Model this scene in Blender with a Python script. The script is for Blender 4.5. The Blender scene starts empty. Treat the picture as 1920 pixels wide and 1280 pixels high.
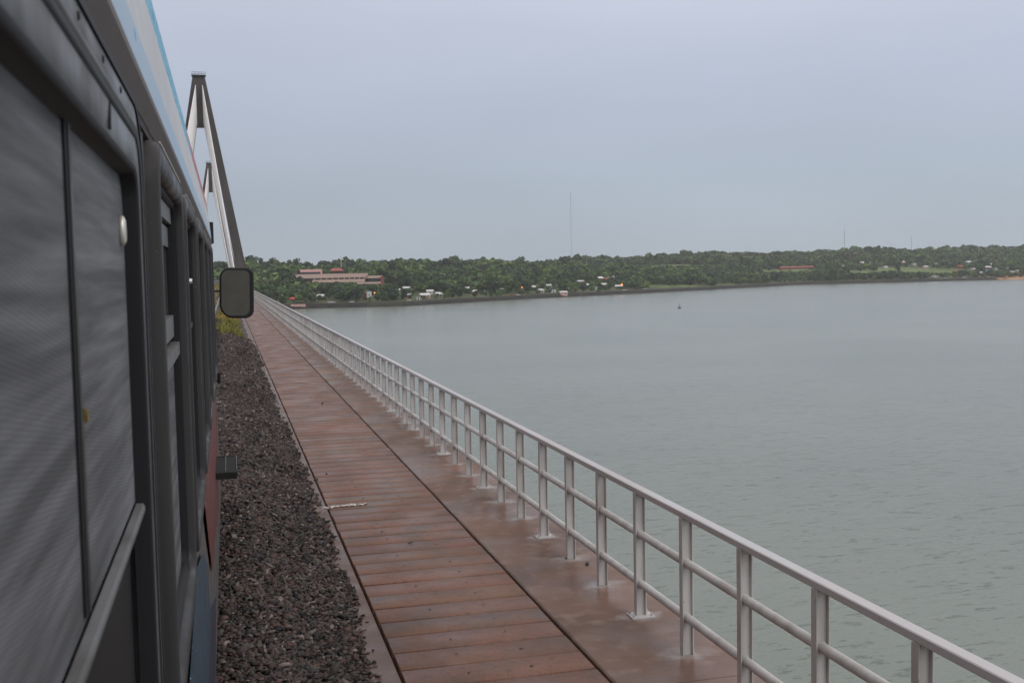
import bpy, math, random
import numpy as np
from mathutils import Vector, Matrix
rnd = random.Random(7)
rng = np.random.default_rng(11)
scene = bpy.context.scene
col = scene.collection
R_ = math.radians

# ------------------------------------------------------------------ camera
EYE = 2.93                        # eye above the deck; the deck top is z = 0
LEVEL = -25.07                    # water level
F_PX = 2040.0
YAW, PITCH, ROLL = R_(14.598), R_(-3.722), R_(1.15)
cd = bpy.data.cameras.new('camera')
cam = bpy.data.objects.new('camera', cd)
col.objects.link(cam)
Fw = Vector((math.sin(YAW)*math.cos(PITCH), math.cos(YAW)*math.cos(PITCH), math.sin(PITCH)))
Rt = Vector((math.cos(YAW), -math.sin(YAW), 0))
Up = Rt.cross(Fw)
R2 = Rt*math.cos(ROLL) - Up*math.sin(ROLL)
U2 = Rt*math.sin(ROLL) + Up*math.cos(ROLL)
cam.matrix_world = Matrix(((R2.x, U2.x, -Fw.x, 0), (R2.y, U2.y, -Fw.y, 0), (R2.z, U2.z, -Fw.z, EYE), (0, 0, 0, 1)))
cd.sensor_width = 36
cd.lens = 36*F_PX/1920
cd.clip_start = 0.05
cd.clip_end = 30000
cd.dof.use_dof = True
cd.dof.focus_distance = 16
cd.dof.aperture_fstop = 10.0
scene.camera = cam

def ray(px, py):
    return Fw + R2*((px-960)/F_PX) - U2*((py-640)/F_PX)
def at(px, py, Y):
    r = ray(px, py)
    p = r*(Y/r.y)
    return Vector((p.x, p.y, p.z+EYE))
def on_side(px, py, X):           # where a sight line meets the plane x = X
    r = ray(px, py)
    p = r*(X/r.x)
    return (p.y, p.z+EYE)

# ------------------------------------------------------------------ light
scene.view_settings.view_transform = 'Standard'
scene.view_settings.look = 'None'
scene.view_settings.exposure = 0.0
scene.view_settings.gamma = 1
scene.cycles.volume_bounces = 2
SUN_EL, SUN_AZ = R_(42), R_(152)      # azimuth clockwise from +y
w = bpy.data.worlds.new("World")
scene.world = w
w.use_nodes = True
nt = w.node_tree
for n in list(nt.nodes): nt.nodes.remove(n)
def N(nt, typ, **kw):
    n = nt.nodes.new(typ)
    for k, v in kw.items():
        if k.startswith('i_'):
            n.inputs[k[2:].replace('_', ' ')].default_value = v
        else:
            setattr(n, k, v)
    return n
out = N(nt, 'ShaderNodeOutputWorld')
sky = N(nt, 'ShaderNodeTexSky', sky_type='NISHITA')
sky.sun_disc = False
sky.sun_elevation = SUN_EL
sky.sun_rotation = SUN_AZ
bg1 = N(nt, 'ShaderNodeBackground'); bg1.inputs['Strength'].default_value = 0.05
nt.links.new(sky.outputs[0], bg1.inputs[0])
tc = N(nt, 'ShaderNodeTexCoord')
sep = N(nt, 'ShaderNodeSeparateXYZ')
nt.links.new(tc.outputs['Generated'], sep.inputs[0])
ramp = N(nt, 'ShaderNodeValToRGB')
cr = ramp.color_ramp
cr.elements[0].position = 0.0; cr.elements[0].color = (.42, .49, .56, 1)
cr.elements[1].position = 1.0; cr.elements[1].color = (.86, .80, .78, 1)
for p, c in ((.07, (.42, .487, .575, 1)), (.16, (.48, .537, .655, 1)), (.26, (.595, .642, .765, 1)), (.36, (.68, .70, .76, 1)), (.55, (.78, .73, .73, 1))):
    e = cr.elements.new(p); e.color = c
nt.links.new(sep.outputs['Z'], ramp.inputs[0])
mp = N(nt, 'ShaderNodeMapping'); mp.inputs['Scale'].default_value = (1.2, 1.2, 4.5)
nt.links.new(tc.outputs['Generated'], mp.inputs[0])
nz = N(nt, 'ShaderNodeTexNoise'); nz.inputs['Scale'].default_value = 2.2; nz.inputs['Detail'].default_value = 4; nz.inputs['Roughness'].default_value = .45
nt.links.new(mp.outputs[0], nz.inputs['Vector'])
mr = N(nt, 'ShaderNodeMapRange'); mr.inputs['From Min'].default_value = .3; mr.inputs['From Max'].default_value = .7
mr.inputs['To Min'].default_value = .96; mr.inputs['To Max'].default_value = 1.06
nt.links.new(nz.outputs['Fac'], mr.inputs['Value'])
# the cloud deck is a little paler and warmer towards the right of the view
dotr = N(nt, 'ShaderNodeVectorMath', operation='DOT_PRODUCT'); dotr.inputs[1].default_value = (1, 0, 0)
nt.links.new(tc.outputs['Generated'], dotr.inputs[0])
mr2 = N(nt, 'ShaderNodeMapRange'); mr2.inputs['From Min'].default_value = 0; mr2.inputs['From Max'].default_value = .65
mr2.inputs['To Min'].default_value = .97; mr2.inputs['To Max'].default_value = 1.08
nt.links.new(dotr.outputs['Value'], mr2.inputs['Value'])
mm = N(nt, 'ShaderNodeMath', operation='MULTIPLY')
nt.links.new(mr.outputs[0], mm.inputs[0]); nt.links.new(mr2.outputs[0], mm.inputs[1])
bg2 = N(nt, 'ShaderNodeBackground')
nt.links.new(ramp.outputs[0], bg2.inputs[0]); nt.links.new(mm.outputs[0], bg2.inputs[1])
mix = N(nt, 'ShaderNodeMixShader'); mix.inputs[0].default_value = .96
nt.links.new(bg1.outputs[0], mix.inputs[1]); nt.links.new(bg2.outputs[0], mix.inputs[2])
nt.links.new(mix.outputs[0], out.inputs['Surface'])

sl = bpy.data.lights.new('sun', 'SUN'); sl.energy = 0.95; sl.angle = R_(45); sl.color = (1, .96, .92)
so = bpy.data.objects.new('sun', sl); col.objects.link(so)
sd = Vector((math.sin(SUN_AZ)*math.cos(SUN_EL), math.cos(SUN_AZ)*math.cos(SUN_EL), math.sin(SUN_EL)))
so.rotation_euler = sd.to_track_quat('Z', 'Y').to_euler()

# ------------------------------------------------------------------ helpers
def tag(o, label=None, cat=None, group=None, kind=None):
    if label: o['label'] = label
    if cat: o['category'] = cat
    if group: o['group'] = group
    if kind: o['kind'] = kind
    return o
def empty(name, loc=(0, 0, 0), rz=0, label=None, cat=None, group=None):
    o = bpy.data.objects.new(name, None)
    o.empty_display_size = .3
    col.objects.link(o); o.location = loc; o.rotation_euler = (0, 0, rz)
    return tag(o, label, cat, group)
class MB:
    """collects faces; material index per face"""
    def __init__(s): s.v = []; s.f = []; s.m = []; s.sm = []
    def add(s, vs, fs, mi=0, smooth=False):
        b = len(s.v); s.v += [tuple(v) for v in vs]
        for f in fs: s.f.append([b+i for i in f]); s.m.append(mi); s.sm.append(smooth)
        return s
    def box(s, x0, x1, y0, y1, z0, z1, mi=0, M=None):
        vs = [(x0,y0,z0),(x1,y0,z0),(x1,y1,z0),(x0,y1,z0),(x0,y0,z1),(x1,y0,z1),(x1,y1,z1),(x0,y1,z1)]
        if M is not None: vs = [M @ Vector(v) for v in vs]
        return s.add(vs, [(0,3,2,1),(4,5,6,7),(0,1,5,4),(1,2,6,5),(2,3,7,6),(3,0,4,7)], mi)
    def bbox(s, x0, x1, y0, y1, z0, z1, b=.005, mi=0):
        """box with chamfered edges running along y and at top/bottom ends"""
        prof = [(x0+b,z0),(x1-b,z0),(x1,z0+b),(x1,z1-b),(x1-b,z1),(x0+b,z1),(x0,z1-b),(x0,z0+b)]
        return s.extrude_y(prof, y0, y1, mi)
    def extrude_y(s, prof, y0, y1, mi=0, smooth=False, cap=True):
        n = len(prof)
        vs = [(x, y0, z) for x, z in prof] + [(x, y1, z) for x, z in prof]
        fs = [(i, (i+1) % n, n+(i+1) % n, n+i) for i in range(n)]
        s.add(vs, fs, mi, smooth)
        if cap: s.add(vs, [list(range(n))[::-1], list(range(n, 2*n))], mi)
        return s
    def tube(s, a, b, r0, r1=None, n=10, mi=0, cap=True, smooth=True):
        a, b = Vector(a), Vector(b); r1 = r0 if r1 is None else r1
        d = (b-a).normalized()
        u = d.orthogonal().normalized(); v = d.cross(u)
        vs = [a+(u*math.cos(t)+v*math.sin(t))*r0 for t in [2*math.pi*i/n for i in range(n)]]
        vs += [b+(u*math.cos(t)+v*math.sin(t))*r1 for t in [2*math.pi*i/n for i in range(n)]]
        s.add(vs, [(i, (i+1) % n, n+(i+1) % n, n+i) for i in range(n)], mi, smooth)
        if cap: s.add(vs, [list(range(n))[::-1], list(range(n, 2*n))], mi)
        return s
    def loops(s, rings, closed=True, mi=0, smooth=False, cap=False):
        n = len(rings[0]); base = len(s.v)
        for r in rings: s.v += [tuple(p) for p in r]
        for k in range(len(rings)-1):
            for i in range(n if closed else n-1):
                s.f.append([base+k*n+i, base+k*n+(i+1) % n, base+(k+1)*n+(i+1) % n, base+(k+1)*n+i]); s.m.append(mi); s.sm.append(smooth)
        if cap:
            s.f.append([base+i for i in range(n)][::-1]); s.m.append(mi); s.sm.append(False)
            s.f.append([base+(len(rings)-1)*n+i for i in range(n)]); s.m.append(mi); s.sm.append(False)
        return s
    def mesh(s, name, mats):
        me = bpy.data.meshes.new(name)
        me.from_pydata(s.v, [], s.f)
        for m in (mats if isinstance(mats, (list, tuple)) else [mats]): me.materials.append(m)
        me.polygons.foreach_set('material_index', s.m)
        me.polygons.foreach_set('use_smooth', s.sm)
        me.update()
        return me
    def build(s, name, mats, parent=None, loc=None):
        o = bpy.data.objects.new(name, s.mesh(name, mats)); col.objects.link(o)
        if parent: o.parent = parent
        if loc is not None: o.location = loc
        return o
def np_mesh(name, V, Fc, mat, colors=None, smooth=False):
    """V (n,3), Fc (m,k) with k = 3 or 4"""
    me = bpy.data.meshes.new(name)
    k = Fc.shape[1]
    me.vertices.add(len(V)); me.vertices.foreach_set('co', np.ascontiguousarray(V, dtype=np.float32).ravel())
    me.loops.add(Fc.size); me.loops.foreach_set('vertex_index', np.ascontiguousarray(Fc, dtype=np.int32).ravel())
    me.polygons.add(len(Fc)); me.polygons.foreach_set('loop_start', np.arange(0, Fc.size, k, dtype=np.int32))
    me.polygons.foreach_set('loop_total', np.full(len(Fc), k, dtype=np.int32))
    me.update(calc_edges=True)
    if smooth: me.polygons.foreach_set('use_smooth', np.ones(len(Fc), dtype=bool))
    if colors is not None:
        a = me.color_attributes.new('tint', 'FLOAT_COLOR', 'POINT')
        c = np.ones((len(V), 4), dtype=np.float32); c[:, :3] = colors
        a.data.foreach_set('color', c.ravel())
    for m in (mat if isinstance(mat, (list, tuple)) else [mat]): me.materials.append(m)
    return me
def link(name, me, parent=None, loc=None):
    o = bpy.data.objects.new(name, me); col.objects.link(o)
    if parent: o.parent = parent
    if loc is not None: o.location = loc
    return o
def copy_tree(o, parent=None):
    c = o.copy(); col.objects.link(c); c.parent = parent
    for ch in o.children: copy_tree(ch, c)
    return c

# ------------------------------------------------------------------ materials
def mat(name, base=(.5,.5,.5), rough=.6, spec=.5, metal=0, noise=None, bump=None, mapping=None, rough_noise=None, attr=None, world=False):
    """noise: list of (scale, detail, colour2, lo, hi, stretch) layers mixed over base; bump: list of (scale, distance, stretch)"""
    m = bpy.data.materials.new(name); m.use_nodes = True
    t = m.node_tree; b = t.nodes['Principled BSDF']
    b.inputs['Base Color'].default_value = (*base, 1)
    b.inputs['Roughness'].default_value = rough
    b.inputs['Specular IOR Level'].default_value = spec
    b.inputs['Metallic'].default_value = metal
    co = N(t, 'ShaderNodeTexCoord'); ge = N(t, 'ShaderNodeNewGeometry')
    def vec(st):
        mpn = N(t, 'ShaderNodeMapping'); mpn.inputs['Scale'].default_value = st or (1,1,1)
        t.links.new(ge.outputs['Position'] if world else co.outputs['Object'], mpn.inputs[0]); return mpn.outputs[0]
    cur = None
    if attr:
        a = N(t, 'ShaderNodeAttribute', attribute_name=attr); cur = a.outputs['Color']
    for L in (noise or []):
        sc, det, c2, lo, hi = L[:5]; st = L[5] if len(L) > 5 else None
        n = N(t, 'ShaderNodeTexNoise'); n.inputs['Scale'].default_value = sc; n.inputs['Detail'].default_value = det
        t.links.new(vec(st), n.inputs['Vector'])
        r = N(t, 'ShaderNodeMapRange'); r.inputs['From Min'].default_value = lo; r.inputs['From Max'].default_value = hi
        t.links.new(n.outputs['Fac'], r.inputs['Value'])
        mx = N(t, 'ShaderNodeMix', data_type='RGBA')
        if cur is None: mx.inputs['A'].default_value = (*base, 1)
        else: t.links.new(cur, mx.inputs['A'])
        mx.inputs['B'].default_value = (*c2, 1)
        t.links.new(r.outputs[0], mx.inputs['Factor']); cur = mx.outputs['Result']
    if cur is not None: t.links.new(cur, b.inputs['Base Color'])
    if rough_noise:
        sc, lo, hi, st = rough_noise
        n = N(t, 'ShaderNodeTexNoise'); n.inputs['Scale'].default_value = sc; n.inputs['Detail'].default_value = 4
        t.links.new(vec(st), n.inputs['Vector'])
        r = N(t, 'ShaderNodeMapRange'); r.inputs['From Min'].default_value = .35; r.inputs['From Max'].default_value = .65
        r.inputs['To Min'].default_value = lo; r.inputs['To Max'].default_value = hi
        t.links.new(n.outputs['Fac'], r.inputs['Value']); t.links.new(r.outputs[0], b.inputs['Roughness'])
    prev = None
    for sc, dist, st in (bump or []):
        n = N(t, 'ShaderNodeTexNoise'); n.inputs['Scale'].default_value = sc; n.inputs['Detail'].default_value = 5
        t.links.new(vec(st), n.inputs['Vector'])
        bp = N(t, 'ShaderNodeBump'); bp.inputs['Distance'].default_value = dist; bp.inputs['Strength'].default_value = 1
        t.links.new(n.outputs['Fac'], bp.inputs['Height'])
        if prev: t.links.new(prev, bp.inputs['Normal'])
        prev = bp.outputs[0]
    if prev: t.links.new(prev, b.inputs['Normal'])
    return m

M = {}
M['steel'] = mat('rail_paint', (.56,.55,.54), .42, .5, 0, [(9, 6, (.40,.38,.36), .42, .72, (1,1,.25)), (1.3, 5, (.62,.61,.60), .5, .7), (40, 4, (.27,.20,.16), .68, .78, (1,1,.4))], [(60, .0008, None), (5, .002, None)], rough_noise=(5, .3, .6, None), world=True)
M['steel_top'] = mat('handrail_paint', (.55,.54,.55), .36, .5, 0, [(1.2, 6, (.44,.42,.42), .45, .8, (1,.25,1)), (30, 3, (.34,.29,.27), .64, .76), (4, 5, (.47,.45,.44), .55, .7, (1,.12,1))], [(40, .0008, None)], rough_noise=(3, .28, .5, (1,.3,1)))
M['conc_strip'] = None
M['plank'] = mat('wet_red_plank', (.25,.15,.125), .45, .22, 0, [(2.3, 6, (.145,.098,.080), .42, .66), (.55, 5, (.27,.14,.10), .5, .72), (14, 4, (.12,.08,.07), .55, .75), (70, 3, (.12,.075,.06), .52, .72), (1.1, 6, (.22,.17,.145), .6, .74)], [(60, .003, None)], rough_noise=(1.6, .28, .6, (1, .6, 1)), attr='tint')
M['dark_gap'] = mat('dark_gap', (.02,.017,.015), .8, .2)
M['kerb'] = mat('kerb_concrete', (.135,.088,.068), .5, .3, 0, [(1.5, 6, (.115,.08,.07), .4, .65), (9, 5, (.20,.13,.10), .58, .78)], [(30, .002, None)], rough_noise=(2, .28, .6, None))
M['concrete'] = mat('concrete', (.24,.22,.21), .8, .3, 0, [(.6, 6, (.17,.155,.15), .4, .7, (1,1,.25)), (.12, 4, (.30,.27,.25), .5, .7)], [(3, .01, None)])
M['tower'] = mat('tower_concrete', (.085,.075,.075), .85, .2, 0, [(.25, 5, (.12,.105,.10), .45, .7, (1,1,.3)), (.05, 3, (.065,.058,.06), .5, .7)], [(1, .02, None)])
M['cable'] = mat('white_sheath', (.88,.86,.85), .5, .3, 0, [(.4, 2, (.80,.78,.78), .5, .7)])
M['cap_dark'] = mat('cap_metal', (.08,.085,.085), .6, .4, 0, [(2, 3, (.15,.2,.19), .5, .7)])
M['asphalt'] = mat('asphalt', (.05,.05,.052), .8, .3, 0, [(.7, 6, (.075,.073,.07), .4, .7)], [(60, .002, None)])
M['railsteel'] = mat('rail_steel', (.30,.30,.31), .35, .5, .6, [(3, 4, (.16,.11,.08), .45, .7)])
# train
M['body'] = mat('carbody_grey', (.038,.038,.04), .55, .2, 0, [(3, 6, (.06,.058,.058), .4, .7, (1,1,.4)), (20, 4, (.12,.115,.11), .62, .8)], [(25, .0008, None)], rough_noise=(4, .45, .75, None))
M['bodylow'] = mat('carbody_lower_grey', (.10,.10,.10), .5, .25, 0, [(4, 6, (.11,.105,.10), .45, .7, (1,1,.5)), (35, 3, (.22,.22,.22), .64, .72)], [(18, .0015, None)], rough_noise=(8, .3, .6, None))
M['frame'] = mat('window_frame_alu', (.042,.042,.045), .55, .2, .05, [(5, 6, (.05,.048,.046), .4, .7, (1,1,.3)), (50, 3, (.14,.135,.13), .70, .80)], [(30, .0006, None)], rough_noise=(5, .35, .65, None))
M['framenear'] = mat('near_frame_alu', (.15,.153,.162), .5, .3, .1, [(5, 6, (.085,.083,.083), .4, .7), (50, 3, (.19,.185,.18), .70, .80)], [(30, .0006, None)], rough_noise=(5, .35, .65, None))
M['soffit'] = mat('soffit_brown', (.06,.05,.048), .7, .2, 0, [(2, 5, (.10,.085,.08), .45, .7, (1,.3,1))])
M['framelight'] = mat('window_rail_alu', (.17,.175,.18), .5, .3, .1, [(8, 5, (.11,.11,.11), .45, .7)], [(40, .0005, None)])
M['rubber'] = mat('black_rubber', (.012,.012,.014), .6, .25)
M['gutter'] = mat('gutter_brown', (.13,.11,.102), .6, .3, 0, [(1.5, 6, (.12,.10,.095), .4, .65, (1,.35,1)), (12, 5, (.09,.07,.06), .62, .75)], [(20, .001, None)])
M['roofwhite'] = mat('roof_white', (.62,.63,.66), .45, .4, 0, [(1.2, 6, (.56,.57,.60), .45, .7, (1,.4,1)), (40, 3, (.45,.45,.46), .70, .8)], None, rough_noise=(3, .35, .6, None))
def speckle(name, base, spot, lo=.55, sc=30):
    return mat(name, base, .5, .35, 0, [(sc, 4, spot, lo, lo+.05)])
M['bluelight'] = mat('pale_blue_paint', (.40,.56,.72), .5, .3, 0, [(1, 5, (.45,.58,.72), .4, .7, (1,.5,1)), (9, 3, (.03,.33,.55), .70, .72, (1,.6,1))])
M['bluespeck'] = speckle('blue_speckled_paint', (.22,.56,.74), (.015,.24,.45), .5, 24)
M['redspeck'] = speckle('red_speckled_paint', (.55,.22,.24), (.34,.05,.07), .5, 24)
M['liv_red'] = mat('livery_red', (.15,.028,.028), .45, .3, 0, [(6, 5, (.08,.02,.02), .42, .66), (25, 4, (.20,.08,.07), .6, .72), (90, 2, (.5,.35,.33), .67, .69)], [(12, .004, (1,1,3))])  # last noise layer paints pale glints of wet drops into the red
M['liv_blue'] = mat('livery_blue', (.022,.065,.105), .45, .3, 0, [(6, 5, (.018,.035,.06), .42, .66), (25, 4, (.05,.12,.15), .6, .72), (90, 2, (.3,.5,.55), .67, .69)], [(12, .004, (1,1,3))])  # finest spots are painted wet sparkle
M['liv_navy'] = mat('livery_navy', (.028,.030,.05), .45, .3, 0, [(6, 5, (.03,.03,.06), .45, .7), (90, 2, (.3,.3,.4), .67, .69)], [(12, .004, (1,1,3))])  # fine pale spots paint the sparkle of water drops
M['mirror_shell'] = mat('mirror_shell', (.018,.018,.02), .5, .35)
M['mirror_glass'] = mat('mirror_glass', (.085,.083,.070), .4, .35, 0, [(6, 4, (.10,.10,.085), .4, .7)])  # dull olive base colour stands in for what the mirror reflects
M['knob'] = mat('knob_metal', (.75,.72,.66), .3, .5, .5)
M['brass'] = mat('brass_latch', (.20,.14,.04), .4, .4, .4)
M['stepgrey'] = mat('step_plate', (.022,.024,.020), .6, .15, 0, [(20, 3, (.015,.015,.013), .5, .7)])
def fabric():
    m = bpy.data.materials.new('woven_screen'); m.use_nodes = True
    t = m.node_tree; b = t.nodes['Principled BSDF']; b.inputs['Roughness'].default_value = .75
    b.inputs['Specular IOR Level'].default_value = .12
    co = N(t, 'ShaderNodeTexCoord')
    def wave(rot, sc, dist):
        mp = N(t, 'ShaderNodeMapping'); mp.inputs['Rotation'].default_value = (rot, 0, 0)
        t.links.new(co.outputs['Object'], mp.inputs[0])
        wv = N(t, 'ShaderNodeTexWave', bands_direction='Z'); wv.inputs['Scale'].default_value = sc; wv.inputs['Distortion'].default_value = dist
        wv.inputs['Detail'].default_value = 2; wv.inputs['Detail Scale'].default_value = .5
        t.links.new(mp.outputs[0], wv.inputs['Vector']); return wv.outputs['Fac']
    a = wave(R_(9), 58, 2.2); c = wave(R_(80), 31, 1.2)
    ad = N(t, 'ShaderNodeMath', operation='ADD'); t.links.new(a, ad.inputs[0]); t.links.new(c, ad.inputs[1])
    mr = N(t, 'ShaderNodeMapRange'); mr.inputs['From Max'].default_value = 2; mr.inputs['To Min'].default_value = .74; mr.inputs['To Max'].default_value = 1.28
    t.links.new(ad.outputs[0], mr.inputs['Value'])
    def nz(scale, det, st, rot, lo, hi, tl, th):
        mp = N(t, 'ShaderNodeMapping'); mp.inputs['Scale'].default_value = st; mp.inputs['Rotation'].default_value = (rot, 0, 0)
        t.links.new(co.outputs['Object'], mp.inputs[0])
        n = N(t, 'ShaderNodeTexNoise'); n.inputs['Scale'].default_value = scale; n.inputs['Detail'].default_value = det
        t.links.new(mp.outputs[0], n.inputs['Vector'])
        r = N(t, 'ShaderNodeMapRange'); r.inputs['From Min'].default_value = lo; r.inputs['From Max'].default_value = hi
        r.inputs['To Min'].default_value = tl; r.inputs['To Max'].default_value = th
        t.links.new(n.outputs['Fac'], r.inputs['Value']); return r.outputs[0]
    s1 = nz(9, 6, (1, .22, 4.5), R_(-38), .36, .72, .80, 1.6)
    s2 = nz(2, 3, (1, 1, 1), 0, .3, .7, .85, 1.15)
    m1 = N(t, 'ShaderNodeMath', operation='MULTIPLY'); t.links.new(mr.outputs[0], m1.inputs[0]); t.links.new(s1, m1.inputs[1])
    m2 = N(t, 'ShaderNodeMath', operation='MULTIPLY'); t.links.new(m1.outputs[0], m2.inputs[0]); t.links.new(s2, m2.inputs[1])
    vm = N(t, 'ShaderNodeVectorMath', operation='SCALE'); vm.inputs[0].default_value = (.132, .136, .145)
    t.links.new(m2.outputs[0], vm.inputs['Scale']); t.links.new(vm.outputs[0], b.inputs['Base Color'])
    return m
M['fabric'] = fabric()
# land
M['stone'] = mat('ballast_stone', (.09,.08,.08), .55, .2, 0, None, [(30, .004, None)], attr='tint')
M['ballast'] = mat('ballast_bed', (.055,.043,.038), .65, .2, 0, [(28, 4, (.11,.085,.075), .5, .68), (40, 4, (.03,.026,.026), .52, .62), (.8, 4, (.07,.053,.045), .45, .7)], [(22, .03, None)])
M['leaf'] = mat('foliage', (.05,.08,.04), .7, .25, 0, None, None, attr='tint')
M['bark'] = mat('bark', (.12,.10,.085), .9, .2, 0, [(3, 4, (.07,.06,.05), .4, .7)])
M['grassblade'] = mat('grass_blade', (.2,.22,.05), .7, .3, attr='tint')
M['riprap'] = mat('embankment_stone', (.085,.078,.075), .8, .3, 0, [(.5, 5, (.045,.042,.042), .4, .6), (.15, 3, (.12,.10,.09), .5, .7)], [(.6, .4, None)])
M['sand'] = mat('beach_sand', (.48,.30,.19), .8, .2, 0, [(.05, 4, (.40,.25,.17), .4, .7)])
for nm, c, c2 in (('wall_cream', (.60,.43,.37), (.52,.36,.31)), ('wall_brick', (.25,.08,.06), (.18,.06,.05)), ('wall_white', (.66,.65,.63), (.5,.49,.48)),
              ('wall_grey', (.30,.29,.28), (.22,.21,.2)), ('roof_red', (.36,.11,.09), (.28,.08,.065)), ('roof_white', (.72,.72,.72), (.5,.5,.5)),
              ('roof_grey', (.42,.43,.45), (.3,.3,.3)), ('roof_green', (.40,.55,.50), (.33,.46,.42)), ('wall_pink', (.62,.38,.35), (.54,.32,.29)),
              ('wall_maroon', (.045,.028,.03), (.035,.022,.024)), ('tarp_blue', (.05,.22,.5), (.05,.18,.4)), ('para_red', (.6,.09,.05), (.5,.08,.05)),
              ('mast_red', (.50,.30,.28), (.45,.27,.25)), ('mast_white', (.6,.6,.6), (.5,.5,.5)), ('mast_grey', (.22,.23,.25), (.17,.18,.2)), ('buoy_green', (.03,.07,.055), (.02,.05,.04)),
              ('car_white', (.7,.7,.7), (.6,.6,.6)), ('car_dark', (.05,.05,.06), (.03,.03,.03)), ('car_red', (.4,.05,.04), (.3,.04,.04)), ('road_paint', (.6,.6,.58), (.4,.4,.38))):
    M[nm] = mat(nm, c, .7, .3, 0, [(.8, 4, c2, .45, .7)])
M['glass_dark'] = mat('dark_window_glass', (.025,.03,.035), .15, .5)
def emis(name, c, s):
    m = bpy.data.materials.new(name); m.use_nodes = True
    b = m.node_tree.nodes['Principled BSDF']; b.inputs['Base Color'].default_value = (*c, 1)
    b.inputs['Emission Color'].default_value = (*c, 1); b.inputs['Emission Strength'].default_value = s
    return m
M['lamp_on'] = emis('lamp_orange', (1, .28, .05), 3.0)

# ------------------------------------------------------------------ terrain
SX = np.array([-2500, -900, -300, 0, 74, 144, 291, 513, 776, 946, 1124, 1500, 2600, 5000.])
SY = np.array([700, 760, 850, 905, 912, 906, 1030, 1177, 1374, 1376, 1374, 1410, 1600, 1900.])
RX = np.array([-2500, -200, 0, 100, 230, 380, 530, 800, 1110, 1480, 1800, 5000.])
RZ = np.array([26, 27, 27, 26.5, 27, 27, 25, 33, 40, 43, 44, 52.])
def vnoise(x, y, s, seed=0):
    x = np.asarray(x, float)/s; y = np.asarray(y, float)/s
    xi = np.floor(x).astype(np.int64); yi = np.floor(y).astype(np.int64); fx = x-xi; fy = y-yi
    def h(a, b):
        n = (a*374761393 + b*668265263 + seed*974634777) & 0x7fffffff
        n = (n ^ (n >> 13))*1274126177 & 0x7fffffff
        return ((n ^ (n >> 16)) & 0xffff)/65535.0
    fx = fx*fx*(3-2*fx); fy = fy*fy*(3-2*fy)
    return (h(xi, yi)*(1-fx)+h(xi+1, yi)*fx)*(1-fy) + (h(xi, yi+1)*(1-fx)+h(xi+1, yi+1)*fx)*fy
def shoreY(X): return np.interp(X, SX, SY)
def ground_h(X, Y):
    """height over the water"""
    X = np.asarray(X, float); Y = np.asarray(Y, float)
    d = Y-shoreY(X)
    R = np.interp(X, RX, RZ)
    W = np.interp(X, [0, 300, 700, 1300], [400, 420, 600, 850])
    t = np.clip((d-35)/W, 0, 1)
    h = 5+(R-5)*(1-(1-t)**1.55)
    beach = np.clip((X-1095)/25, 0, 1)
    emb = np.interp(d, [-40, -2, 0, 6, 35], [-6, -.8, 0, 3.4, 5]) * (1-beach) + np.interp(d, [-40, 0, 25, 60], [-4, 0, 3.6, 5]) * beach
    h = np.where(d < 35, emb, np.where(beach > .5, np.minimum(h, 2+np.maximum(d-35, 0)*.15), h))
    amp = np.clip((d-60)/150, 0, 1)
    h = h + amp*((vnoise(X, Y, 120, 1)-.5)*7 + (vnoise(X, Y, 50, 2)-.5)*2.5)
    return h
def gz(X, Y): return float(ground_h(X, Y)) + LEVEL
def ground_at(px, py, ymin=None):
    """where the sight line through a pixel of the photograph first meets the land"""
    r = ray(px, py); k = r.x/r.y; s = r.z/r.y
    Ys = np.arange(ymin or 850, 5000, 2.0)
    Xs = k*Ys; z = s*Ys+EYE
    hit = (z <= ground_h(Xs, Ys)+LEVEL) & (Ys > shoreY(Xs)+1)
    i = np.argmax(hit)
    if not hit.any(): i = len(Ys)-1
    return float(Xs[i]), float(Ys[i]), gz(Xs[i], Ys[i])

# clearings: (px, py, rx metres, ry metres)
CLEAR = []
for px, py, rx, ry in ((1478,509,60,100),(1330,540,95,26),(1270,541,30,12),(1400,538,50,10),(1480,533,35,14),(1240,499,90,50),(1310,498,50,50),(1620,512,35,60),(1690,508,55,70),(1740,510,60,55),(1775,512,35,60),(1560,531,30,10)):
    x, y, z = ground_at(px, py); CLEAR.append((x, y, rx, ry))
def lawn(X, Y):
    v = np.zeros_like(X, dtype=float)
    for x, y, rx, ry in CLEAR:
        v = np.maximum(v, np.clip(1.35-((X-x)/rx)**2-((Y-y)/ry)**2, 0, 1))
    return v
nx, ny = 300, 260
gx = np.concatenate([np.linspace(-2500, -300, 30, endpoint=False), np.linspace(-300, 1700, 240, endpoint=False), np.linspace(1700, 5000, 30)])
u = np.concatenate([[-60, -25, -6, -2, 0, 2, 4, 7, 12, 20, 35], np.linspace(44, 1100, 190), np.linspace(1120, 9000, 30)])
GX, GU = np.meshgrid(gx, u, indexing='ij'); GY = shoreY(GX)+GU
GZ = ground_h(GX, GY)+LEVEL
V = np.stack([GX, GY, GZ], -1).reshape(-1, 3)
a, b = GX.shape
idx = np.arange(a*b).reshape(a, b)
Fc = np.stack([idx[:-1,:-1], idx[1:,:-1], idx[1:,1:], idx[:-1,1:]], -1).reshape(-1, 4)
lw = lawn(V[:,0], V[:,1])[:, None]
nn = vnoise(V[:,0], V[:,1], 30, 5)[:, None]; n2 = vnoise(V[:,0], V[:,1], 14, 6)[:, None]
gc = np.array([[.085,.115,.045]])*(.8+.5*nn)
gc = gc*(1-.35*(n2 > .6)) + np.array([[.12,.085,.055]])*.35*(n2 > .6)
gl = np.array([[.15,.205,.07]])*(.75+.5*n2)
gc = gc*(1-lw)+gl*lw
dd = V[:,1]-shoreY(V[:,0])
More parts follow.
